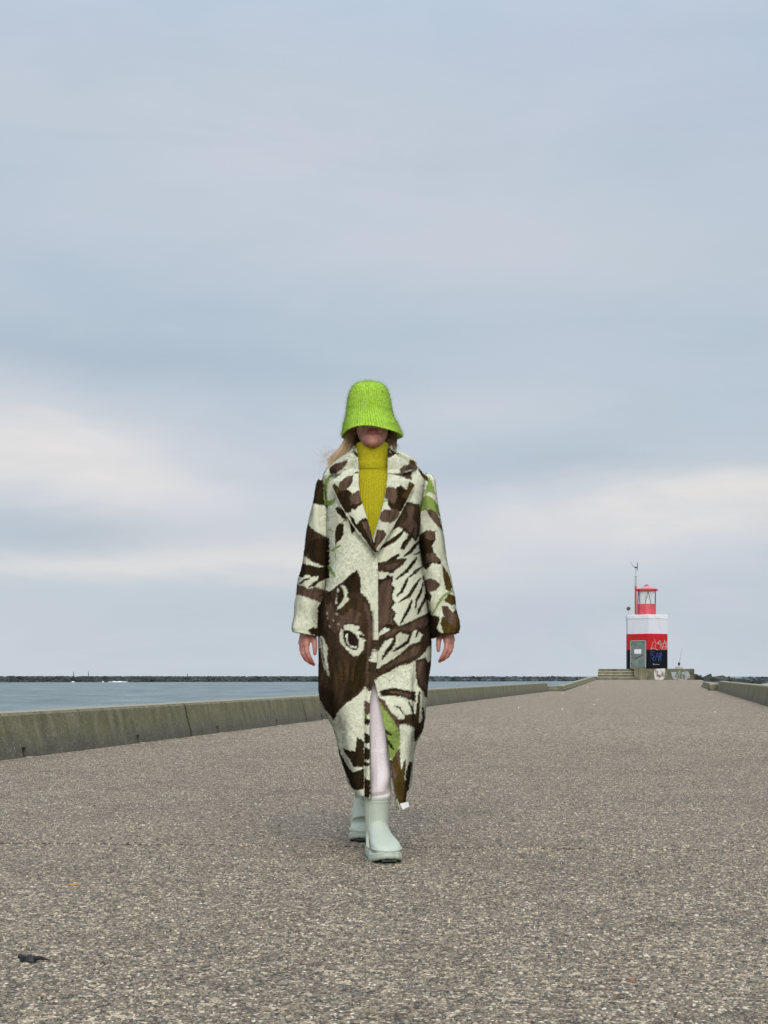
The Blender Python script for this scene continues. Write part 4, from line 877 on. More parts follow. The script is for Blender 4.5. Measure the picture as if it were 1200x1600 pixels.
# ------------------------------------------------------------------ the woman
PX, PYY = -0.04, 5.55
woman = empty('person', (PX, PYY, 0), 'woman walking toward us in lime green bell hat and long patterned fleece coat', 'person')
T_sil = [(700, 553, 607), (706, 546, 615), (714, 533, 630), (722, 521, 646), (732, 511, 656), (742, 506, 663), (755, 506, 664), (775, 508, 660), (800, 510, 657), (840, 511, 656), (880, 510, 659), (920, 506, 664), (960, 501, 669), (1000, 499, 672), (1040, 498, 671), (1060, 498, 668), (1080, 500, 667),
         (1100, 505, 666), (1120, 513, 664), (1140, 522, 660), (1160, 527, 652), (1180, 531, 648), (1200, 537, 646), (1220, 543, 643), (1235, 548, 641), (1270, 556, 640)]
T_dep = [(700, 5.56, 5.68), (725, 5.53, 5.71), (750, 5.50, 5.75), (800, 5.47, 5.78), (860, 5.455, 5.79), (950, 5.44, 5.82), (1040, 5.43, 5.86), (1100, 5.41, 5.90), (1180, 5.385, 5.92), (1270, 5.37, 5.90)]
T_le = [(700, 552), (706, 552), (735, 556), (760, 557), (800, 569), (840, 581), (866, 590), (1000, 591), (1040, 588), (1062, 584), (1090, 578), (1150, 577), (1270, 577)]
T_re = [(700, 610), (735, 609), (760, 606), (800, 596), (840, 584), (866, 576), (1030, 574), (1050, 580), (1066, 586), (1100, 594), (1130, 600), (1160, 606), (1190, 611), (1225, 617), (1270, 624)]
T_hem = [(-1, 1246), (-.5, 1230), (0, 1226), (.5, 1236), (1, 1263)]   # left edge, left side, back, right side, right edge
def coat_ring(py):
    xl, xr = it(T_sil, py); yf, yb = it(T_dep, py); yc = (yf + yb) / 2
    return xl, xr, yf, yb, yc
RN, HN = 330, 125; rows = np.linspace(0, 1, RN); NE = 2.55
Gc = np.zeros((RN, 2 * HN, 3))
for side in (0, 1):
    for h in range(HN):
        u = h / (HN - 1)                                     # 0 front edge .. 1 centre back
        hem = np.interp(u, [0, .35, .6, 1], [1246, 1229, 1226, 1222] if side == 0 else [1264, 1246, 1228, 1222])
        if side == 1: hem = np.interp(u, [0, .13, .22, .5, 1], [1264, 1263, 1240, 1226, 1222])
        py = 702 + (hem - 702) * rows
        xl, xr, yf, yb, yc = coat_ring(py)
        edge = it(T_le if side == 0 else T_re, py)[0]
        Xl = (xl - 600) * yc / F; Xr = (xr - 600) * yc / F; Xe = (edge - 600) * yf / F; cx = (Xl + Xr) / 2; a = (Xr - Xl) / 2; b = (yb - yf) / 2
        de = np.clip((Xe - cx) / a, -.98, .98); al0 = np.arcsin(np.sign(de) * np.abs(de) ** (NE / 2))
        al = al0 + u * ((-math.pi if side == 0 else math.pi) - al0)
        sn_, cs_ = np.sin(al), np.cos(al)
        ex = np.sign(sn_) * np.abs(sn_) ** (2 / NE); ey = np.sign(cs_) * np.abs(cs_) ** (2 / NE)
        x = cx + a * ex; Y = yc - b * ey
        Z = CZ + (HY - py) * (yf + .06) / F
        low = np.clip((py - 900) / 300, 0, 1); up_ = 1 - low
        fold = .006 * low * np.sin(al * 9 + py * .006) + .004 * np.sin(al * 5 + py * .02) + .003 * np.sin(x * 40 + py * .05 + side)
        fold += .004 * np.sin(py * .045 + 3 * al) * np.clip((py - 760) / 80, 0, 1)
        # soft vertical crease beside the right front panel
        if side == 1: fold -= .022 * np.exp(-((x - (648 - 600) * yc / F) / .012) ** 2) * np.clip((py - 1030) / 40, 0, 1) * (cs_ > -.2)
        Y = Y - ey * fold; x = x + ex * fold * .6
        if side == 0: Y = Y - .014 * np.exp(-(u / .18) ** 2)          # left front laps over the right one
        else: Y = Y + .006 * np.exp(-(u / .12) ** 2)
        if side == 0: fold_ = .012 * np.exp(-((x - (570.5 - 600) * yf / F) / .0045) ** 2) * np.clip((py - 1075) / 30, 0, 1) * (cs_ > 0); Y = Y + fold_
        if side == 1:                                               # flying corner of the hem
            k_ = np.clip((py - 1150) / 110, 0, 1) * np.exp(-(u / .2) ** 2); Y = Y - .03 * k_
        col_i = h if side == 0 else 2 * HN - 1 - h
        Gc[:, col_i] = np.stack([x, Y, Z], 1)
N0 = grid_normals(Gc, False); flip = (N0[RN // 2, HN // 3] @ np.array([0, -1, 0])) < 0
coat = fleece('coat', Gc, False, .013, 330000, shapes, woman, flip, split=HN)
coat['label'] = 'long cream fleece coat printed with brown leaves, stripes and an animal face'

def tube_grid(rows_, C=96, wob=.004, seed=0, n=2.2):
    """rows_: (Xc, Yc, Z, a, b, tilt)"""
    Gd = np.zeros((len(rows_), C, 3)); t = np.linspace(0, 2 * np.pi, C, endpoint=False)
    for i, (xc, yc, z, a, b, tl) in enumerate(rows_):
        c, s = np.cos(t), np.sin(t); cx_ = np.sign(c) * np.abs(c) ** (2 / n); sy_ = np.sign(s) * np.abs(s) ** (2 / n)
        w = 1 + wob / max(a, .02) * (np.sin(3 * t + i * .05 + seed) + .7 * np.sin(5 * t - i * .09 + seed * 2))
        Gd[i] = np.stack([xc + a * cx_ * w, yc + b * sy_ * w, z + tl * cx_ + 0 * t], 1)
    return Gd
def sleeve(tab, ytab, label, seed):
    pys = np.linspace(tab[0][0], tab[-1][0], 150); rws = []
    for py in pys:
        o_, i_ = it(tab, py); yc, b = it(ytab, py); Xo = (o_ - 600) * yc / F; Xi = (i_ - 600) * yc / F
        wr_ = .0015 * math.sin(py * .16 + seed) * np.clip((py - 850) / 60, 0, 1) + .0015 * math.sin(py * .07)
        f_ = np.clip((py - 940) / 50, 0, 1)
        rws.append(((Xo + Xi) / 2, yc, CZ + (HY - py) * yc / F, abs(Xo - Xi) / 2 + wr_, b + wr_, .010 * f_ * (-1 if seed < 2 else 1)))
    Gs = tube_grid(rws, 100, .0025, seed)
    N_ = grid_normals(Gs, True); mid = Gs[75]; outw = mid[0] - mid.mean(0); fl = (N_[75, 0] @ outw) < 0
    return fleece('sleeve', Gs, True, .012, 58000, shapes, coat, fl, yclamp=5.66)
sleeve([(749, 499, 503), (752, 497, 507), (760, 494, 513), (780, 490, 518), (800, 486, 518), (850, 479, 517), (880, 473, 516), (900, 469, 515), (940, 462, 510), (970, 457.5, 504), (984, 456, 502), (991, 458, 501)], [(749, 5.64, .02), (755, 5.64, .05), (800, 5.645, .078), (900, 5.63, .08), (991, 5.60, .07)], '', 1)
sleeve([(741, 667, 670), (744, 663, 674), (752, 656, 678), (780, 652, 682), (800, 650, 686), (850, 652, 695), (900, 658, 702), (940, 666, 709), (970, 671, 717), (984, 673, 718), (993, 675, 716)], [(741, 5.64, .02), (752, 5.64, .05), (800, 5.645, .078), (900, 5.63, .08), (993, 5.60, .07)], '', 2.5)

def yfront(px, py):
    xl, xr, yf, yb, yc = coat_ring(py); Xl = (xl - 600) * yc / F; Xr = (xr - 600) * yc / F; cx = (Xl + Xr) / 2; a = (Xr - Xl) / 2; b = (yb - yf) / 2
    Xp = (px - 600) * (yf + .02) / F; e = np.clip(abs((Xp - cx) / a), 0, .97); return yc - b * (1 - e ** NE) ** (1 / NE)
def flap(name, rows_, off, nt, n1=70, n2=50, lift=.012, thick=.015, stacked=0.0):
    """rows_: (inner px, inner py, outer px, outer py[, extra offset])"""
    ra = np.array(rows_, dtype=float); L_ = np.concatenate([[0], np.cumsum(np.hypot(np.diff(ra[:, 2]), np.diff(ra[:, 3])) + np.hypot(np.diff(ra[:, 0]), np.diff(ra[:, 1])))]); L_ /= L_[-1]
    Gd = np.zeros((n1, n2, 3))
    for i in range(n1):
        s = i / (n1 - 1); r = [np.interp(s, L_, ra[:, k]) for k in range(4)]
        ex = np.interp(s, L_, ra[:, 4]) if ra.shape[1] > 4 else 0
        for j in range(n2):
            t = j / (n2 - 1); px = r[0] + (r[2] - r[0]) * t; py = r[1] + (r[3] - r[1]) * t
            Y = yfront(px, max(py, 708)) - off - ex - lift * math.sin(t * math.pi) * .8 - (.004 * t)
            Gd[i, j] = P(px, py, Y)
    N_ = grid_normals(Gd, False); fl = N_[n1 // 2, n2 // 2][1] > 0
    return fleece(name, Gd, False, thick, nt, LAP, coat, fl, ln=.0052, yclamp=5.7, lining=False, rim=(name == 'lapel'))
flap('lapel', [(561, 734, 545, 731), (560, 740, 530, 743), (560, 746, 516, 754), (560, 756, 519, 761), (562, 772, 528, 782), (569, 797, 543, 808), (577, 822, 560, 834), (583, 845, 575, 852), (589, 862, 587, 867)], .034, 7000)
flap('lapel', [(606, 740, 622, 743), (606, 747, 638, 751), (605, 752, 649, 757), (603, 768, 642, 771), (598, 792, 630, 795), (592, 815, 614, 824), (587, 838, 600, 848), (583, 858, 588, 866)], .022, 7000)
flap('collar', [(557, 700, 549, 705, .03), (558, 708, 535, 715, .028), (559, 716, 522, 724, .02), (560, 724, 515, 732, .01), (560, 732, 516, 740, .0), (560, 735, 532, 741, .0), (560, 737, 547, 738, .0)], .022, 4500, n1=40)
flap('collar', [(606, 699, 612, 703, .03), (606, 707, 628, 707, .028), (606, 715, 642, 714, .02), (606, 724, 652, 722, .01), (606, 733, 652, 732, .0), (606, 737, 640, 736, .0), (606, 739, 625, 740, .0)], .018, 4500, n1=40)
# back of the collar standing behind the neck
Gb = np.zeros((24, 60, 3))
for i in range(24):
    v_ = i / 23
    for j in range(60):
        t = math.pi * (j / 59 * 1.16 - .08); r = .075 + .03 * v_; Gb[i, j] = (-.045 + r * math.cos(t), 5.61 + r * .95 * math.sin(t), 1.60 - .075 * v_ + .01 * math.sin(t))
fleece('collar', Gb, False, .01, 3000, LAP, coat, (grid_normals(Gb, False)[12, 30][1] < 0), yclamp=5.7, lining=False)
# white tag of lining turned out at the flying hem corner
mb = MB(); A_ = [P(625, 1256, 5.345), P(638, 1253, 5.352), P(640, 1260, 5.35), P(629, 1265, 5.345)]
mb.add(A_ + [(p[0], p[1] + .012, p[2]) for p in A_], [(0, 1, 2, 3), (7, 6, 5, 4), (0, 4, 5, 1), (1, 5, 6, 2), (2, 6, 7, 3), (3, 7, 4, 0)]); mb.build('hem_facing', M_LIN, coat)

# sweater: torso, neck tube, folded collar
def ribbed(name, tab, nrib, amp, C, R, parent, m, yrow=None, flip=False):
    pys = np.linspace(tab[0][0], tab[-1][0], R); Gd = np.zeros((R, C, 3)); t = np.linspace(0, 2 * np.pi, C, endpoint=False)
    for i, py in enumerate(pys):
        xl, xr, yc, b = it(tab, py); Xl = (xl - 600) * (yc - b * .6) / F; Xr = (xr - 600) * (yc - b * .6) / F
        w = amp * np.abs(np.sin(t * nrib / 2)) ** .6
        Gd[i] = np.stack([(Xl + Xr) / 2 + ((Xr - Xl) / 2 + w) * np.cos(t), yc + (b + w) * np.sin(t), np.full(C, CZ + (HY - py) * (yc - b * .7) / F)], 1)
    i, j = np.meshgrid(np.arange(R - 1), np.arange(C), indexing='ij'); i = i.ravel(); j = j.ravel(); j2 = (j + 1) % C
    return mk(name, Gd.reshape(-1, 3), np.stack([i * C + j, (i + 1) * C + j, (i + 1) * C + j2, i * C + j2], 1), m, parent, True)
sw = ribbed('sweater', [(724, 556, 608, 5.60, .062), (736, 554, 610, 5.60, .067), (745, 543, 622, 5.60, .085), (760, 528, 640, 5.605, .10), (800, 524, 644, 5.605, .115), (860, 526, 642, 5.61, .125), (950, 522, 650, 5.62, .13), (1010, 520, 655, 5.63, .13)], 84, .0040, 960, 60, woman, M_YEL)
ribbed('neck_collar', [(690, 558.5, 605, 5.595, .055), (692, 556.5, 607, 5.595, .058), (700, 557, 606, 5.595, .058), (712, 558, 605, 5.595, .058), (721, 557, 606, 5.595, .060), (724, 558, 605, 5.595, .058)], 110, .0012, 440, 24, sw, M_YEL)
ribbed('collar_fold', [(719.5, 558, 605, 5.595, .057), (721, 555.5, 607.5, 5.595, .065), (727, 554.5, 608.5, 5.596, .068), (733, 555, 608, 5.597, .0685), (735, 557, 606, 5.597, .060)], 110, .0018, 440, 14, sw, M_YEL)

# body: lofts fused into one continuous skin
mb = MB(); hx = -.045
mb.ball((hx, 5.600, 1.715), (.074, .092, .098), 16)
mb.ball((hx, 5.570, 1.660), (.062, .066, .078), 14)
mb.ball((hx, 5.552, 1.618), (.047, .050, .042), 12)
mb.ball((hx, 5.522, 1.600), (.024, .020, .020), 10)              # chin
for s in (-1, 1):
    mb.ball((hx + s * .037, 5.535, 1.672), (.024, .022, .024), 8)   # cheeks
    mb.ball((hx + s * .074, 5.605, 1.685), (.010, .020, .030), 8)   # ears
    mb.ball((hx + s * .031, 5.527, 1.716), (.024, .012, .008), 8)   # brows
mb.tube([(hx, 5.515, 1.712), (hx, 5.500, 1.684), (hx, 5.492, 1.668)], [.009, .011, .013], 10); mb.ball((hx, 5.500, 1.664), (.016, .011, .009), 8)
mb.ball((hx, 5.5085, 1.640), (.023, .0095, .0065), 8); mb.ball((hx, 5.5095, 1.630), (.020, .010, .0075), 8)
mb.tube([(hx, 5.600, 1.63), (hx, 5.605, 1.55), (hx, 5.61, 1.47)], [.050, .052, .058], 16)
mb.rings([[(hx + a * math.cos(t * .2618), 5.62 + b * math.sin(t * .2618), z) for t in range(24)] for a, b, z in ((.05, .05, 1.52), (.13, .07, 1.46), (.165, .085, 1.40), (.155, .10, 1.28), (.13, .09, 1.12), (.14, .10, 1.0), (.165, .11, .90), (.15, .10, .84))])
def px3(l): return [P(*p) for p in l]
mb.tube([(hx - .165, 5.63, 1.41), (-.275, 5.64, 1.14), (-.298, 5.61, .95), P(483, 985, 5.60)], [.045, .038, .036, .024], 14)
mb.tube([(hx + .165, 5.63, 1.41), (.185, 5.64, 1.14), (.215, 5.61, .95), P(691, 985, 5.60)], [.045, .038, .036, .024], 14)
def hand(sg, wx, dx):
    """relaxed hand hanging from the wrist; sg=+1: fingers curl toward +x (the hand at the left of the picture)"""
    def q(px, py, Y): return P(wx + sg * px, py + dx, Y)
    W0 = q(0, 984, 5.60)
    K = [((-3.5, 1008, 5.566), (-2.5, 1019, 5.560), (1.5, 1028, 5.562), (5.5, 1034, 5.568), .0096), ((-7, 1010, 5.585), (-7, 1022, 5.575), (-1.5, 1032, 5.575), (7.5, 1038, 5.582), .0098),
         ((-10.5, 1010, 5.605), (-10, 1021, 5.598), (-5, 1030, 5.598), (2.5, 1036, 5.604), .0092), ((-12, 1007, 5.622), (-12, 1016, 5.62), (-8.5, 1024, 5.620), (-3, 1029, 5.622), .0080)]
    for a, b, c, d, r in K:
        w = (W0[0] + (q(*a)[0] - W0[0]) * .5, W0[1] + (a[2] - 5.595) * .5, W0[2])
        mb.tube([w, q(*a)], [.0175, .0135], 10); mb.ball(q(*a), r * 1.22, 8)
        mb.tube([q(*a), q(*b), q(*c), q(*d)], [r * 1.08, r, r * .9, r * .74], 10); mb.ball(q(*d), r * .78, 6); mb.ball(q(*b), r * 1.05, 6); mb.ball(q(*c), r * .93, 6)
    # thumb leaves the side of the palm near its base
    th = [q(5, 990, 5.585), q(8.5, 1001, 5.572), q(9.5, 1012, 5.567), q(9.5, 1021, 5.568)]
    mb.tube(th, [.0165, .0118, .0098, .0078], 10); mb.ball(th[3], .0082, 6); mb.ball(th[2], .0104, 6)
hand(1, 482.5, 0); hand(-1, 694.5, -5)
# legs: front leg (right in the picture) and trailing leg
hipZ = .88
mb.tube([(.035, 5.62, hipZ), (.00, 5.50, .50), (-.02, 5.475, .28), (-.022, 5.460, .12)], [.085, .055, .036, .028], 14)
mb.tube([(-.11, 5.62, hipZ), (-.085, 5.66, .50), (-.085, 6.04, .34), (-.085, 6.11, .2)], [.085, .055, .036, .028], 14)
mb.tube([(-.022, 5.455, .10), (-.01, 5.33, .06)], [.028, .02], 10); mb.tube([(-.085, 6.09, .18), (-.085, 5.98, .07)], [.028, .02], 10)
body = mb.build('body', M_SKIN, woman); fix_normals(body); remesh(body, .0032, 5)
vv = verts_of(body) + np.array(body.matrix_world.translation if False else wloc(woman)); nV = len(vv)
cc_ = np.tile(np.array((.44, .21, .155)), (nV, 1))  # base skin colour darkened to carry the brim's shade on the face
lip = ((vv[:, 0] - hx) / .026) ** 2 + ((vv[:, 2] - 1.635) / .0125) ** 2 < 1; lip &= vv[:, 1] < 5.512
cc_[lip] = (.30, .085, .08); hnd = vv[:, 2] < .84; hnd &= vv[:, 2] > .7; cc_[hnd & (np.abs(vv[:, 0] - hx) > .17)] = (.52, .235, .185)
tip = (vv[:, 2] < .765) & (vv[:, 2] > .7) & (np.abs(vv[:, 0] - hx) > .17); cc_[tip] = (.50, .17, .13)
a = body.data.color_attributes.new('Col', 'FLOAT_COLOR', 'POINT'); c4 = np.ones((nV, 4)); c4[:, :3] = cc_; a.data.foreach_set('color', c4.ravel())
M_EYE = plain('eye_white', (.7, .7, .68), .2); M_IRIS = plain('iris', (.05, .08, .09), .2)
for s in (-1, 1):
    mb = MB(); mb.ball((hx + s * .031, 5.532, 1.700), .0125, 10); e_ = mb.build('eye', M_EYE, woman, smooth=True)
    mb = MB(); mb.ball((hx + s * .031, 5.5225, 1.698), (.006, .0038, .006), 8); mb.build('iris', M_IRIS, e_, smooth=True)

# trousers
def leg_grid(tab, C=120):
    pys = np.linspace(0, 1, 160); ra = np.array(tab, dtype=float); s0 = np.linspace(0, 1, len(ra)); Gd = np.zeros((160, C, 3)); t = np.linspace(0, 2 * np.pi, C, endpoint=False)
    for i, s in enumerate(pys):
        xc, yc, z, a, b = [np.interp(s, s0, ra[:, k]) for k in range(5)]
        w = .0025 * np.sin(3 * t + s * 9) + .0035 * np.sin(2 * t + s * 26) * (s > .45) + .0025 * np.sin(t * 1 + s * 75 + np.sin(t) * 3) * np.clip((s - .72) * 5, 0, 1) + .002 * np.exp(-((t - 4.55) / .05) ** 2)
        Gd[i] = np.stack([xc + (a + w) * np.cos(t), yc + (b + w) * np.sin(t), np.full(C, z)], 1)
    return Gd
def quads(R, C):
    i, j = np.meshgrid(np.arange(R - 1), np.arange(C), indexing='ij'); i = i.ravel(); j = j.ravel(); j2 = (j + 1) % C
    return np.stack([i * C + j, i * C + j2, (i + 1) * C + j2, (i + 1) * C + j], 1)
def xw(px, Y): return (px - 600) * Y / F
tab = [(.01, 5.61, .90, .105, .12), (-.005, 5.56, .72, .092, .10), (-.012, 5.525, .55, .078, .085), (xw(592, 5.45), 5.50, .42, .060, .070), (xw(593, 5.4), 5.478, .32, .049, .062), (xw(593, 5.4), 5.460, .25, .0435, .050), (xw(592, 5.4), 5.458, .222, .0385, .042), (xw(592, 5.4), 5.458, .19, .034, .036)]
Gl = leg_grid(tab); tr = mk('trousers', Gl.reshape(-1, 3), quads(160, 120), M_TROU, woman, True)
tr['label'] = 'pale pink cotton trousers seen through the coat slit'
Gl2 = leg_grid([(-.10, 5.63, .90, .105, .12), (-.095, 5.64, .7, .09, .10), (-.088, 5.67, .52, .075, .085), (-.086, 5.80, .42, .065, .085), (-.086, 5.95, .36, .056, .08), (-.086, 6.02, .32, .048, .06), (-.086, 6.04, .30, .044, .05)])
mk('trouser_leg', Gl2.reshape(-1, 3), quads(160, 120), M_TROU, tr, True)

# boots
def boot(org, yaw, pitch, label):
    """boot in its own frame: heel at origin, toe toward -y, sole on z=0; pitched about the ball of the foot"""
    org = Vector(org); cy, sy = math.cos(yaw), math.sin(yaw); cp, sp_ = math.cos(pitch), math.sin(pitch); ball_y = -.19
    def tr_(p):
        x, y, z = p; y2 = y - ball_y
        if pitch and y2 > 0: y, z = ball_y + y2 * cp - z * sp_, y2 * sp_ + z * cp
        elif pitch: a = pitch * 0; 
        return Vector((org.x + x * cy - y * sy, org.y + x * sy + y * cy, org.z + z))
    up = MB(); n_ = 28
    # foot: cross-sections from heel to toe  (y, half width, base z, top z)
    secs = [(.035, .012, .035, .07), (.03, .028, .03, .09), (.01, .038, .03, .13), (-.03, .042, .03, .155), (-.07, .042, .03, .14), (-.11, .045, .03, .118), (-.15, .051, .03, .104), (-.19, .055, .03, .094), (-.225, .053, .032, .082), (-.25, .044, .034, .070), (-.264, .026, .038, .058), (-.268, .008, .042, .050)]
    rg = []
    for y, a, z0, z1 in secs:
        r = []
        for k in range(n_):
            t = 2 * math.pi * k / n_; c, s = math.cos(t), math.sin(t); zz = (z0 + z1) / 2 + (z1 - z0) / 2 * (np.sign(s) * abs(s) ** .8); r.append((a * np.sign(c) * abs(c) ** (.75 if s < 0 else .95), y, zz))
        rg.append(r)
    up.rings(rg)
    sh_ = [(.05, .0, .038, .042), (.08, .002, .041, .050), (.11, .000, .043, .052), (.14, .000, .045, .051), (.18, .000, .0485, .052), (.215, .0, .0505, .054), (.232, .0, .051, .054)]
    up.rings([[(a * math.cos(2 * math.pi * k / n_), y - .022 + b * math.sin(2 * math.pi * k / n_), z) for k in range(n_)] for z, y, a, b in sh_])
    up.v = [tuple(tr_(p)) for p in up.v]
    B_ = up.build('boot', M_BOOT, woman); fix_normals(B_); remesh(B_, .0036, 7); B_['label'] = label
    # chunky sole: outline with a wavy sidewall
    out = [(.052, 0), (.046, .022), (.02, .038), (-.03, .043), (-.08, .045), (-.13, .051), (-.18, .057), (-.215, .056), (-.245, .049), (-.268, .036), (-.279, .015), (-.281, 0)]
    ol = [(w, y) for y, w in out] + [(-w, y) for y, w in out[::-1][1:-1]]
    dense = []
    for i in range(len(ol)):
        a, b = Vector(ol[i]), Vector(ol[(i + 1) % len(ol)]); m_ = max(2, int((b - a).length / .004))
        for k in range(m_): dense.append(a + (b - a) * k / m_)
    s = MB(); rg = []; n2 = len(dense); ce = Vector((0, -.12))
    for f, z in ((.80, .004), (.95, .004), (1.0, .009), (1.02, .019), (.985, .025), (1.0, .029), (.97, .036), (.86, .039)):
        r = []
        for i, p in enumerate(dense):
            sc_ = .0035 * (1 if (i // 3) % 2 else 0) if z < .03 else 0
            d = (p - ce); q_ = ce + d * f + d.normalized() * sc_ * (1 if f < 1.02 else .4)
            toe = max(0, (-p.y - .19)) ** 1.3 * .45 * (1 if z < .03 else .6); r.append((q_.x, q_.y, z + toe + (.006 if (p.y > -.02 and z > .02) else 0)))
        rg.append(r)
    s.rings(rg); s.v = [tuple(tr_(p)) for p in s.v]; fix_normals(s.build('sole', M_BOOT, B_, smooth=True))
    s = MB()
    for i in range(0, 9):
        y = .03 - i * .036; w = np.interp(-y, [-.05, .0, .1, .18, .25, .28], [.02, .035, .043, .054, .044, .02]); s.box((0, y, .0035 + max(0, (-y - .19)) ** 1.3 * .45), (w * 1.45, .020, .006))
    s.v = [tuple(tr_(p)) for p in s.v]; s.build('tread', M_TREAD, B_)
    # moulded toe bumper line, side ridge, pull tabs, panel piping
    s = MB(); pts = []
    for k in range(25):
        t = math.pi * (k / 24); pts.append((.0560 * math.cos(t), -.205 - .0635 * math.sin(t), .058 - .006 * math.sin(t)))
    s.tube(pts, .0035, 6); s.v = [tuple(tr_(p)) for p in s.v]; s.build('toe_bumper', M_BOOT, B_, smooth=True)
    for sg in (-1, 1):
        for q0 in (0, 1):
            s = MB(); s.tube([(sg * .038, -.03 + .022 * q0, .100), (sg * .047, -.085 + .022 * q0, .074), (sg * .0545, -.14 + .027 * q0, .050)], .0045, 6)
            s.v = [tuple(tr_(p)) for p in s.v]; s.build('side_ridge', M_BOOT, B_, smooth=True)
    s = MB(); r_ = lambda t, z: ((np.interp(z, [.1, .14, .18, .232], [.0425, .045, .0485, .051]) + .0002) * math.cos(t), -.022 + (np.interp(z, [.1, .14, .18, .232], [.052, .051, .052, .054]) + .0002) * math.sin(t), z)
    ln_ = [r_(3.75, .108), r_(3.80, .13), r_(3.84, .16), r_(3.88, .19), r_(3.92, .207), r_(4.02, .213)] + [r_(t, .214) for t in np.arange(4.2, 5.9, .15)]
    s.tube(ln_, .0022, 6); s.v = [tuple(tr_(p)) for p in s.v]; s.build('panel_piping', M_BOOT, B_, smooth=True)
    s = MB(); rr = [[r_(t, z) for t in np.linspace(0, 2 * math.pi, 40, endpoint=False)] for z in (.222, .2335)]; 
    ring = [[(p[0] * k + (0) , -.022 + (p[1] + .022) * k, z) for p in rr[0]] for k, z in ((1.03, .2235), (1.04, .229), (1.03, .2345), (.93, .2345), (.92, .2))]
    s.rings(ring, cap=False); s.v = [tuple(tr_(p)) for p in s.v]; s.build('cuff_band', M_BOOT, B_, smooth=True)
    s = MB(); s.tube([(-.049, -.01, .195), (-.054, -.01, .215), (-.055, -.01, .242), (-.050, -.01, .244)], [.005, .0075, .0075, .005], 8, sq=1.5); s.v = [tuple(tr_(p)) for p in s.v]; s.build('pull_tab', M_BOOT, B_, smooth=True)
    return B_
boot((xw(587.5, 5.47), 5.478, -.004), R_(11), 0, 'front boot planted flat toward the viewer')
boot((xw(573, 6.0), 6.155, -.004), R_(-4), R_(34), 'trailing boot with its heel lifted')

# hat: ribbed bell knit with a mohair halo
T_hat = [(597.0, 574, 577), (597.8, 566, 584), (599.5, 560, 591), (603, 554, 599), (608, 550, 603), (616, 546.5, 606.5), (630, 544, 609.5), (645, 542.5, 612), (655, 540.5, 615.5), (665, 537.5, 621.5), (674, 536, 624.5), (681, 534.5, 627.5)]
HC, HR = 560, 120; NR = 64; t = np.linspace(0, 2 * np.pi, HC, endpoint=False); Gh = np.zeros((HR, HC, 3))
for i in range(HR):
    s = i / (HR - 1); py = np.interp(s, [0, .1, .25, 1], [597.0, 599.0, 606, 681.5]); xl, xr = it(T_hat, py); Yr = 5.595
    Xl, Xr = xw(xl, Yr), xw(xr, Yr); a = (Xr - Xl) / 2; flare = np.clip((py - 640) / 42, 0, 1)
    w = .0024 * np.abs(np.sin(t * NR / 2)) ** .7 * min(1, s * 5); wv = flare ** 2 * (.003 * np.sin(3 * t + .6) + .003 * np.sin(5 * t))
    Gh[i] = np.stack([(Xl + Xr) / 2 + (a + w + wv) * np.cos(t), Yr + (a * 1.08 + .006 * min(1, s * 4) + w + wv) * np.sin(t), CZ + (HY - py) * Yr / F + flare ** 2 * (.004 * np.sin(t * 2 + 1) - .004 * np.cos(t) * 0 + .006 * np.sin(-t))], 1)
    Gh[i, :, 2] += flare ** 1.5 * .017 * np.exp(-((np.abs(np.arctan2(np.sin(t + np.pi / 2 + .15), np.cos(t + np.pi / 2 + .15)))) / .75) ** 2)
V, Fq, NN, n0, fm = shell(Gh, True, .005, flip=(grid_normals(Gh, True)[60, 0][0] < 0)); Nh = NN[:n0].reshape(Gh.shape)
Gc2 = np.concatenate([Gh, Gh[:, :1]], 1); Nc2 = np.concatenate([Nh, Nh[:, :1]], 1)
TV, TT, TN, TP = tufts(Gc2, Nc2, 36000, .0085, .0008, .2, .7); TV2, TT2, TN2, _ = tufts(Gc2, Nc2, 10000, .018, .0006, .1, .6)
LIME = np.array((.55, .90, .09)); rib = np.tile(np.abs(np.sin(t * NR / 2)) ** .7, HR)
ch = LIME * (.58 + .42 * rib)[:, None] * rng.uniform(.94, 1.06, (n0, 1)); cin = np.tile(LIME * .9, (len(V) - n0, 1)); ct = np.repeat(np.array((.60, .92, .13)) * rng.uniform(.7, 1.08, (len(TT) + len(TT2), 1)), 3, 0)  # grooves between the ribs coloured darker, their shade painted into the knit
k = len(V); k2 = k + len(TV)
hat = mk('hat', np.concatenate([V, TV, TV2]), [tuple(f) for f in Fq.tolist()] + [tuple(f) for f in (TT + k).tolist()] + [tuple(f) for f in (TT2 + k2).tolist()], M_LIME, woman, True, np.concatenate([ch, cin, ct]), np.concatenate([NN, TN, TN2]))
hat['label'] = 'lime green ribbed mohair bell hat'

# hair: thin ribbons
HV, HF, HCc = [], [], []
def strand(pts, w0, colr, c2):
    n_ = 14; pts = np.array(pts, dtype=float); s = np.linspace(0, 1, n_); k = np.linspace(0, 1, len(pts))
    # smooth curve through the control points
    q = np.stack([np.interp(s, k, pts[:, i]) for i in range(3)], 1)
    for _ in range(3): q[1:-1] = (q[:-2] + 2 * q[1:-1] + q[2:]) / 4
    d = np.gradient(q, axis=0); side = np.cross(d, np.array([0.3 * random.uniform(-1, 1), 1, .2])); side /= np.linalg.norm(side, axis=1, keepdims=True) + 1e-9
    w = w0 * (1 - .75 * s)[:, None]; b = len(HV)
    for i in range(n_):
        HV.append(q[i] - side[i] * w[i]); HV.append(q[i] + side[i] * w[i]); c = np.array(colr) * (1 - s[i]) + np.array(c2) * s[i]; HCc.extend([c, c])
    for i in range(n_ - 1): HF.append((b + 2 * i, b + 2 * i + 1, b + 2 * i + 3, b + 2 * i + 2))
BLD, BRN = (.62, .42, .23), (.13, .07, .035)
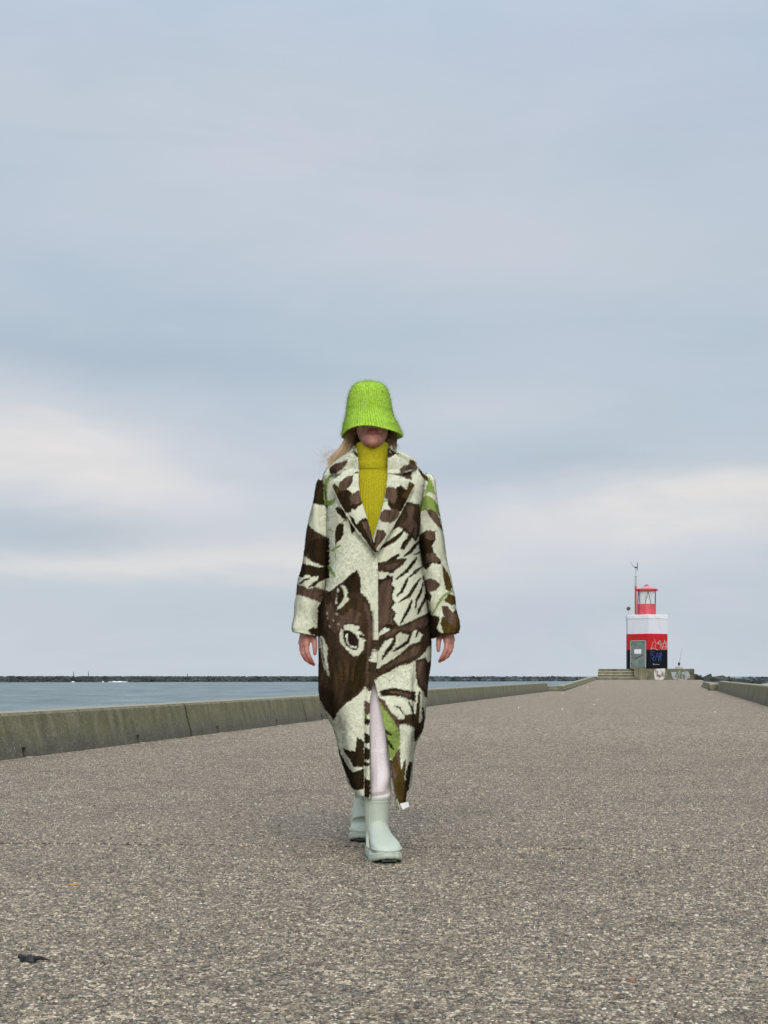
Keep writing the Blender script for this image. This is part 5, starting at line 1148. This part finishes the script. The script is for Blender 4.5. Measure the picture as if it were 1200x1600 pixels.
for k in range(760):                                   # mass at the left of the picture, blown back
    u = random.random(); r0 = P(546 + 16 * u + random.gauss(0, 1), 668, 5.60 + .05 * u); 
    tx = 511 + 28 * u + random.gauss(0, 2.5); ty = 724 - 4 * u + random.gauss(0, 5); c1 = BRN if u > .55 else (.30, .18, .09); c2 = BLD if u < .7 else (.25, .15, .08); s_ = random.uniform(.75, 1.15)
    strand([r0, P(540 + 19 * u + random.gauss(0, 1), 686, 5.59 + .05 * u), P(528 + 24 * u + random.gauss(0, 1.8), 706, 5.575 + .04 * u), P(tx, ty, 5.575 + .03 * u)], random.uniform(.0006, .0016), np.array(c1) * s_, np.array(c2) * s_)
for k in range(260):                                   # right-hand side, in the shade of the brim
    u = random.random(); s_ = random.uniform(.7, 1.3)
    strand([P(604 + 15 * u, 668, 5.60 + .04 * (1 - u)), P(605 + 15 * u + random.gauss(0, .8), 684, 5.59 + .03 * u), P(605 + 14 * u + random.gauss(0, 1), 700, 5.60), P(604 + 13 * u + random.gauss(0, 2), 713 + random.gauss(0, 3), 5.60)], random.uniform(.0006, .0015), np.array(BRN) * s_, np.array((.24, .14, .07)) * s_)
for k in range(300):                                   # behind the neck
    u = random.uniform(-1, 1); strand([P(581 + 30 * u, 662, 5.66), P(581 + 32 * u, 690, 5.67), P(581 + 34 * u + random.gauss(0, 2), 716, 5.665)], .0016, BRN, BRN)
for k in range(26):                                    # fringe wisps under the brim
    u = random.uniform(-1, 1); strand([P(581 + 20 * u, 660, 5.49), P(580 + 22 * u, 668, 5.485), P(578 + 23 * u + random.gauss(0, 1.5), 673 + 4 * abs(u) + random.gauss(0, 1.5), 5.49)], .0005, (.4, .26, .13), (.5, .36, .2))
for k in range(34):                                    # flyaway wisps
    a = random.uniform(0, 1); e = P(500 + random.gauss(0, 9), 720 + random.gauss(0, 14), 5.56 + random.gauss(0, .02))
    strand([P(528 + random.gauss(0, 3), 708 + random.gauss(0, 6), 5.58), P(516 + random.gauss(0, 4), 712 + random.gauss(0, 9), 5.57), P(506 + random.gauss(0, 4), 716 + random.gauss(0, 12), 5.565), e], .00035, (.5, .38, .24), (.4, .32, .22))
for k in range(10): strand([P(616, 690, 5.6), P(622 + random.gauss(0, 1), 696, 5.59), P(624 + random.gauss(0, 2), 706 + random.gauss(0, 4), 5.59)], .0003, (.3, .2, .1), (.3, .2, .1))
mk('hair', np.array(HV), HF, M_HAIR, woman, True, np.array(HCc))

# ------------------------------------------------------------------ litter on the deck
def scrap(name, px, py, w, d, h, m, label, cat, n_=11, seed=1):
    rs = random.Random(seed); c = G(px, py); mb = MB(); top, bot = [], []
    for k in range(n_):
        t = 2 * math.pi * k / n_; r = rs.uniform(.6, 1.1); x_, y_ = math.cos(t) * w / 2 * r, math.sin(t) * d / 2 * r
        bot.append((c[0] + x_, c[1] + y_, c[2] + .003)); top.append((c[0] + x_ * .8, c[1] + y_ * .8, c[2] + .004 + h * rs.uniform(.4, 1.0)))
    ap = (c[0] - w * .1, c[1], c[2] + .004 + h)
    V = bot + top + [ap]; Fc = [(i, (i + 1) % n_, (i + 1) % n_ + n_, i + n_) for i in range(n_)] + [(i + n_, (i + 1) % n_ + n_, 2 * n_) for i in range(n_)] + [tuple(range(n_))[::-1]]
    o = mk(name, V, Fc, m, None, False, origin=c); tag(o, label, cat); return o
M_BLK = plain('black_weed', (.006, .006, .006), .5); M_LEAF = plain('orange_leaf', (.50, .24, .05), .6); M_RUST = plain('rust_leaf', (.34, .15, .07), .7); M_SHELL = plain('shell', (.75, .74, .70), .5)
sc = scrap('rag_scrap', 46, 1503, .050, .028, .013, M_BLK, 'crumpled black scrap lying on the deck at the lower left', 'scrap', 13, 3)
c = G(60, 1503); mb = MB(); mb.tube([(c[0] - .02, c[1], .008), (c[0] + .005, c[1], .010), (c[0] + .028, c[1] + .003, .004)], [.007, .005, .001], 7, sq=.5); mb.build('torn_strip', M_BLK, sc)
c = G(40, 1500); mb = MB(); mb.ball((c[0] - .012, c[1], .009), (.008, .007, .006), 6); mb.build('knot', M_BLK, sc)
scrap('leaf', 115, 1384, .030, .02, .004, M_LEAF, 'small orange leaf on the deck at the left, above the black scrap', 'leaf', 9, 5)
scrap('leaf', 988, 1535, .019, .014, .006, M_RUST, 'rusty brown leaf on the deck at the lower right', 'leaf', 9, 8)
for k, (a, b) in enumerate(((918, 1073.7), (928, 1101.5), (879, 1108.5), (933, 1094), (810, 1106.5), (1108, 1085.7), (880, 1084), (1117, 1113))):
    d_ = G(a, b)[1]; o = scrap('shell', a, b, .035 * d_ / 40 + .015, .05, .012 * d_ / 40 + .004, M_SHELL, ('tiny white shell fragment nearest the left wall, level with its bend', 'white shell fragment on the open middle of the far deck, lower of two', 'white shell fragment left of the middle of the far deck', 'white shell fragment on the far deck, upper of the middle pair', 'leftmost white shell fragment on the far deck, beside the left wall', 'white shell fragment in front of the right wall stump', 'small white shell fragment just below the bend of the left wall', 'white shell fragment nearest the viewer beside the right wall')[k], 'shell', 8, 20 + k); o['group'] = 'white shell fragments scattered on the far deck'
print('scene built')
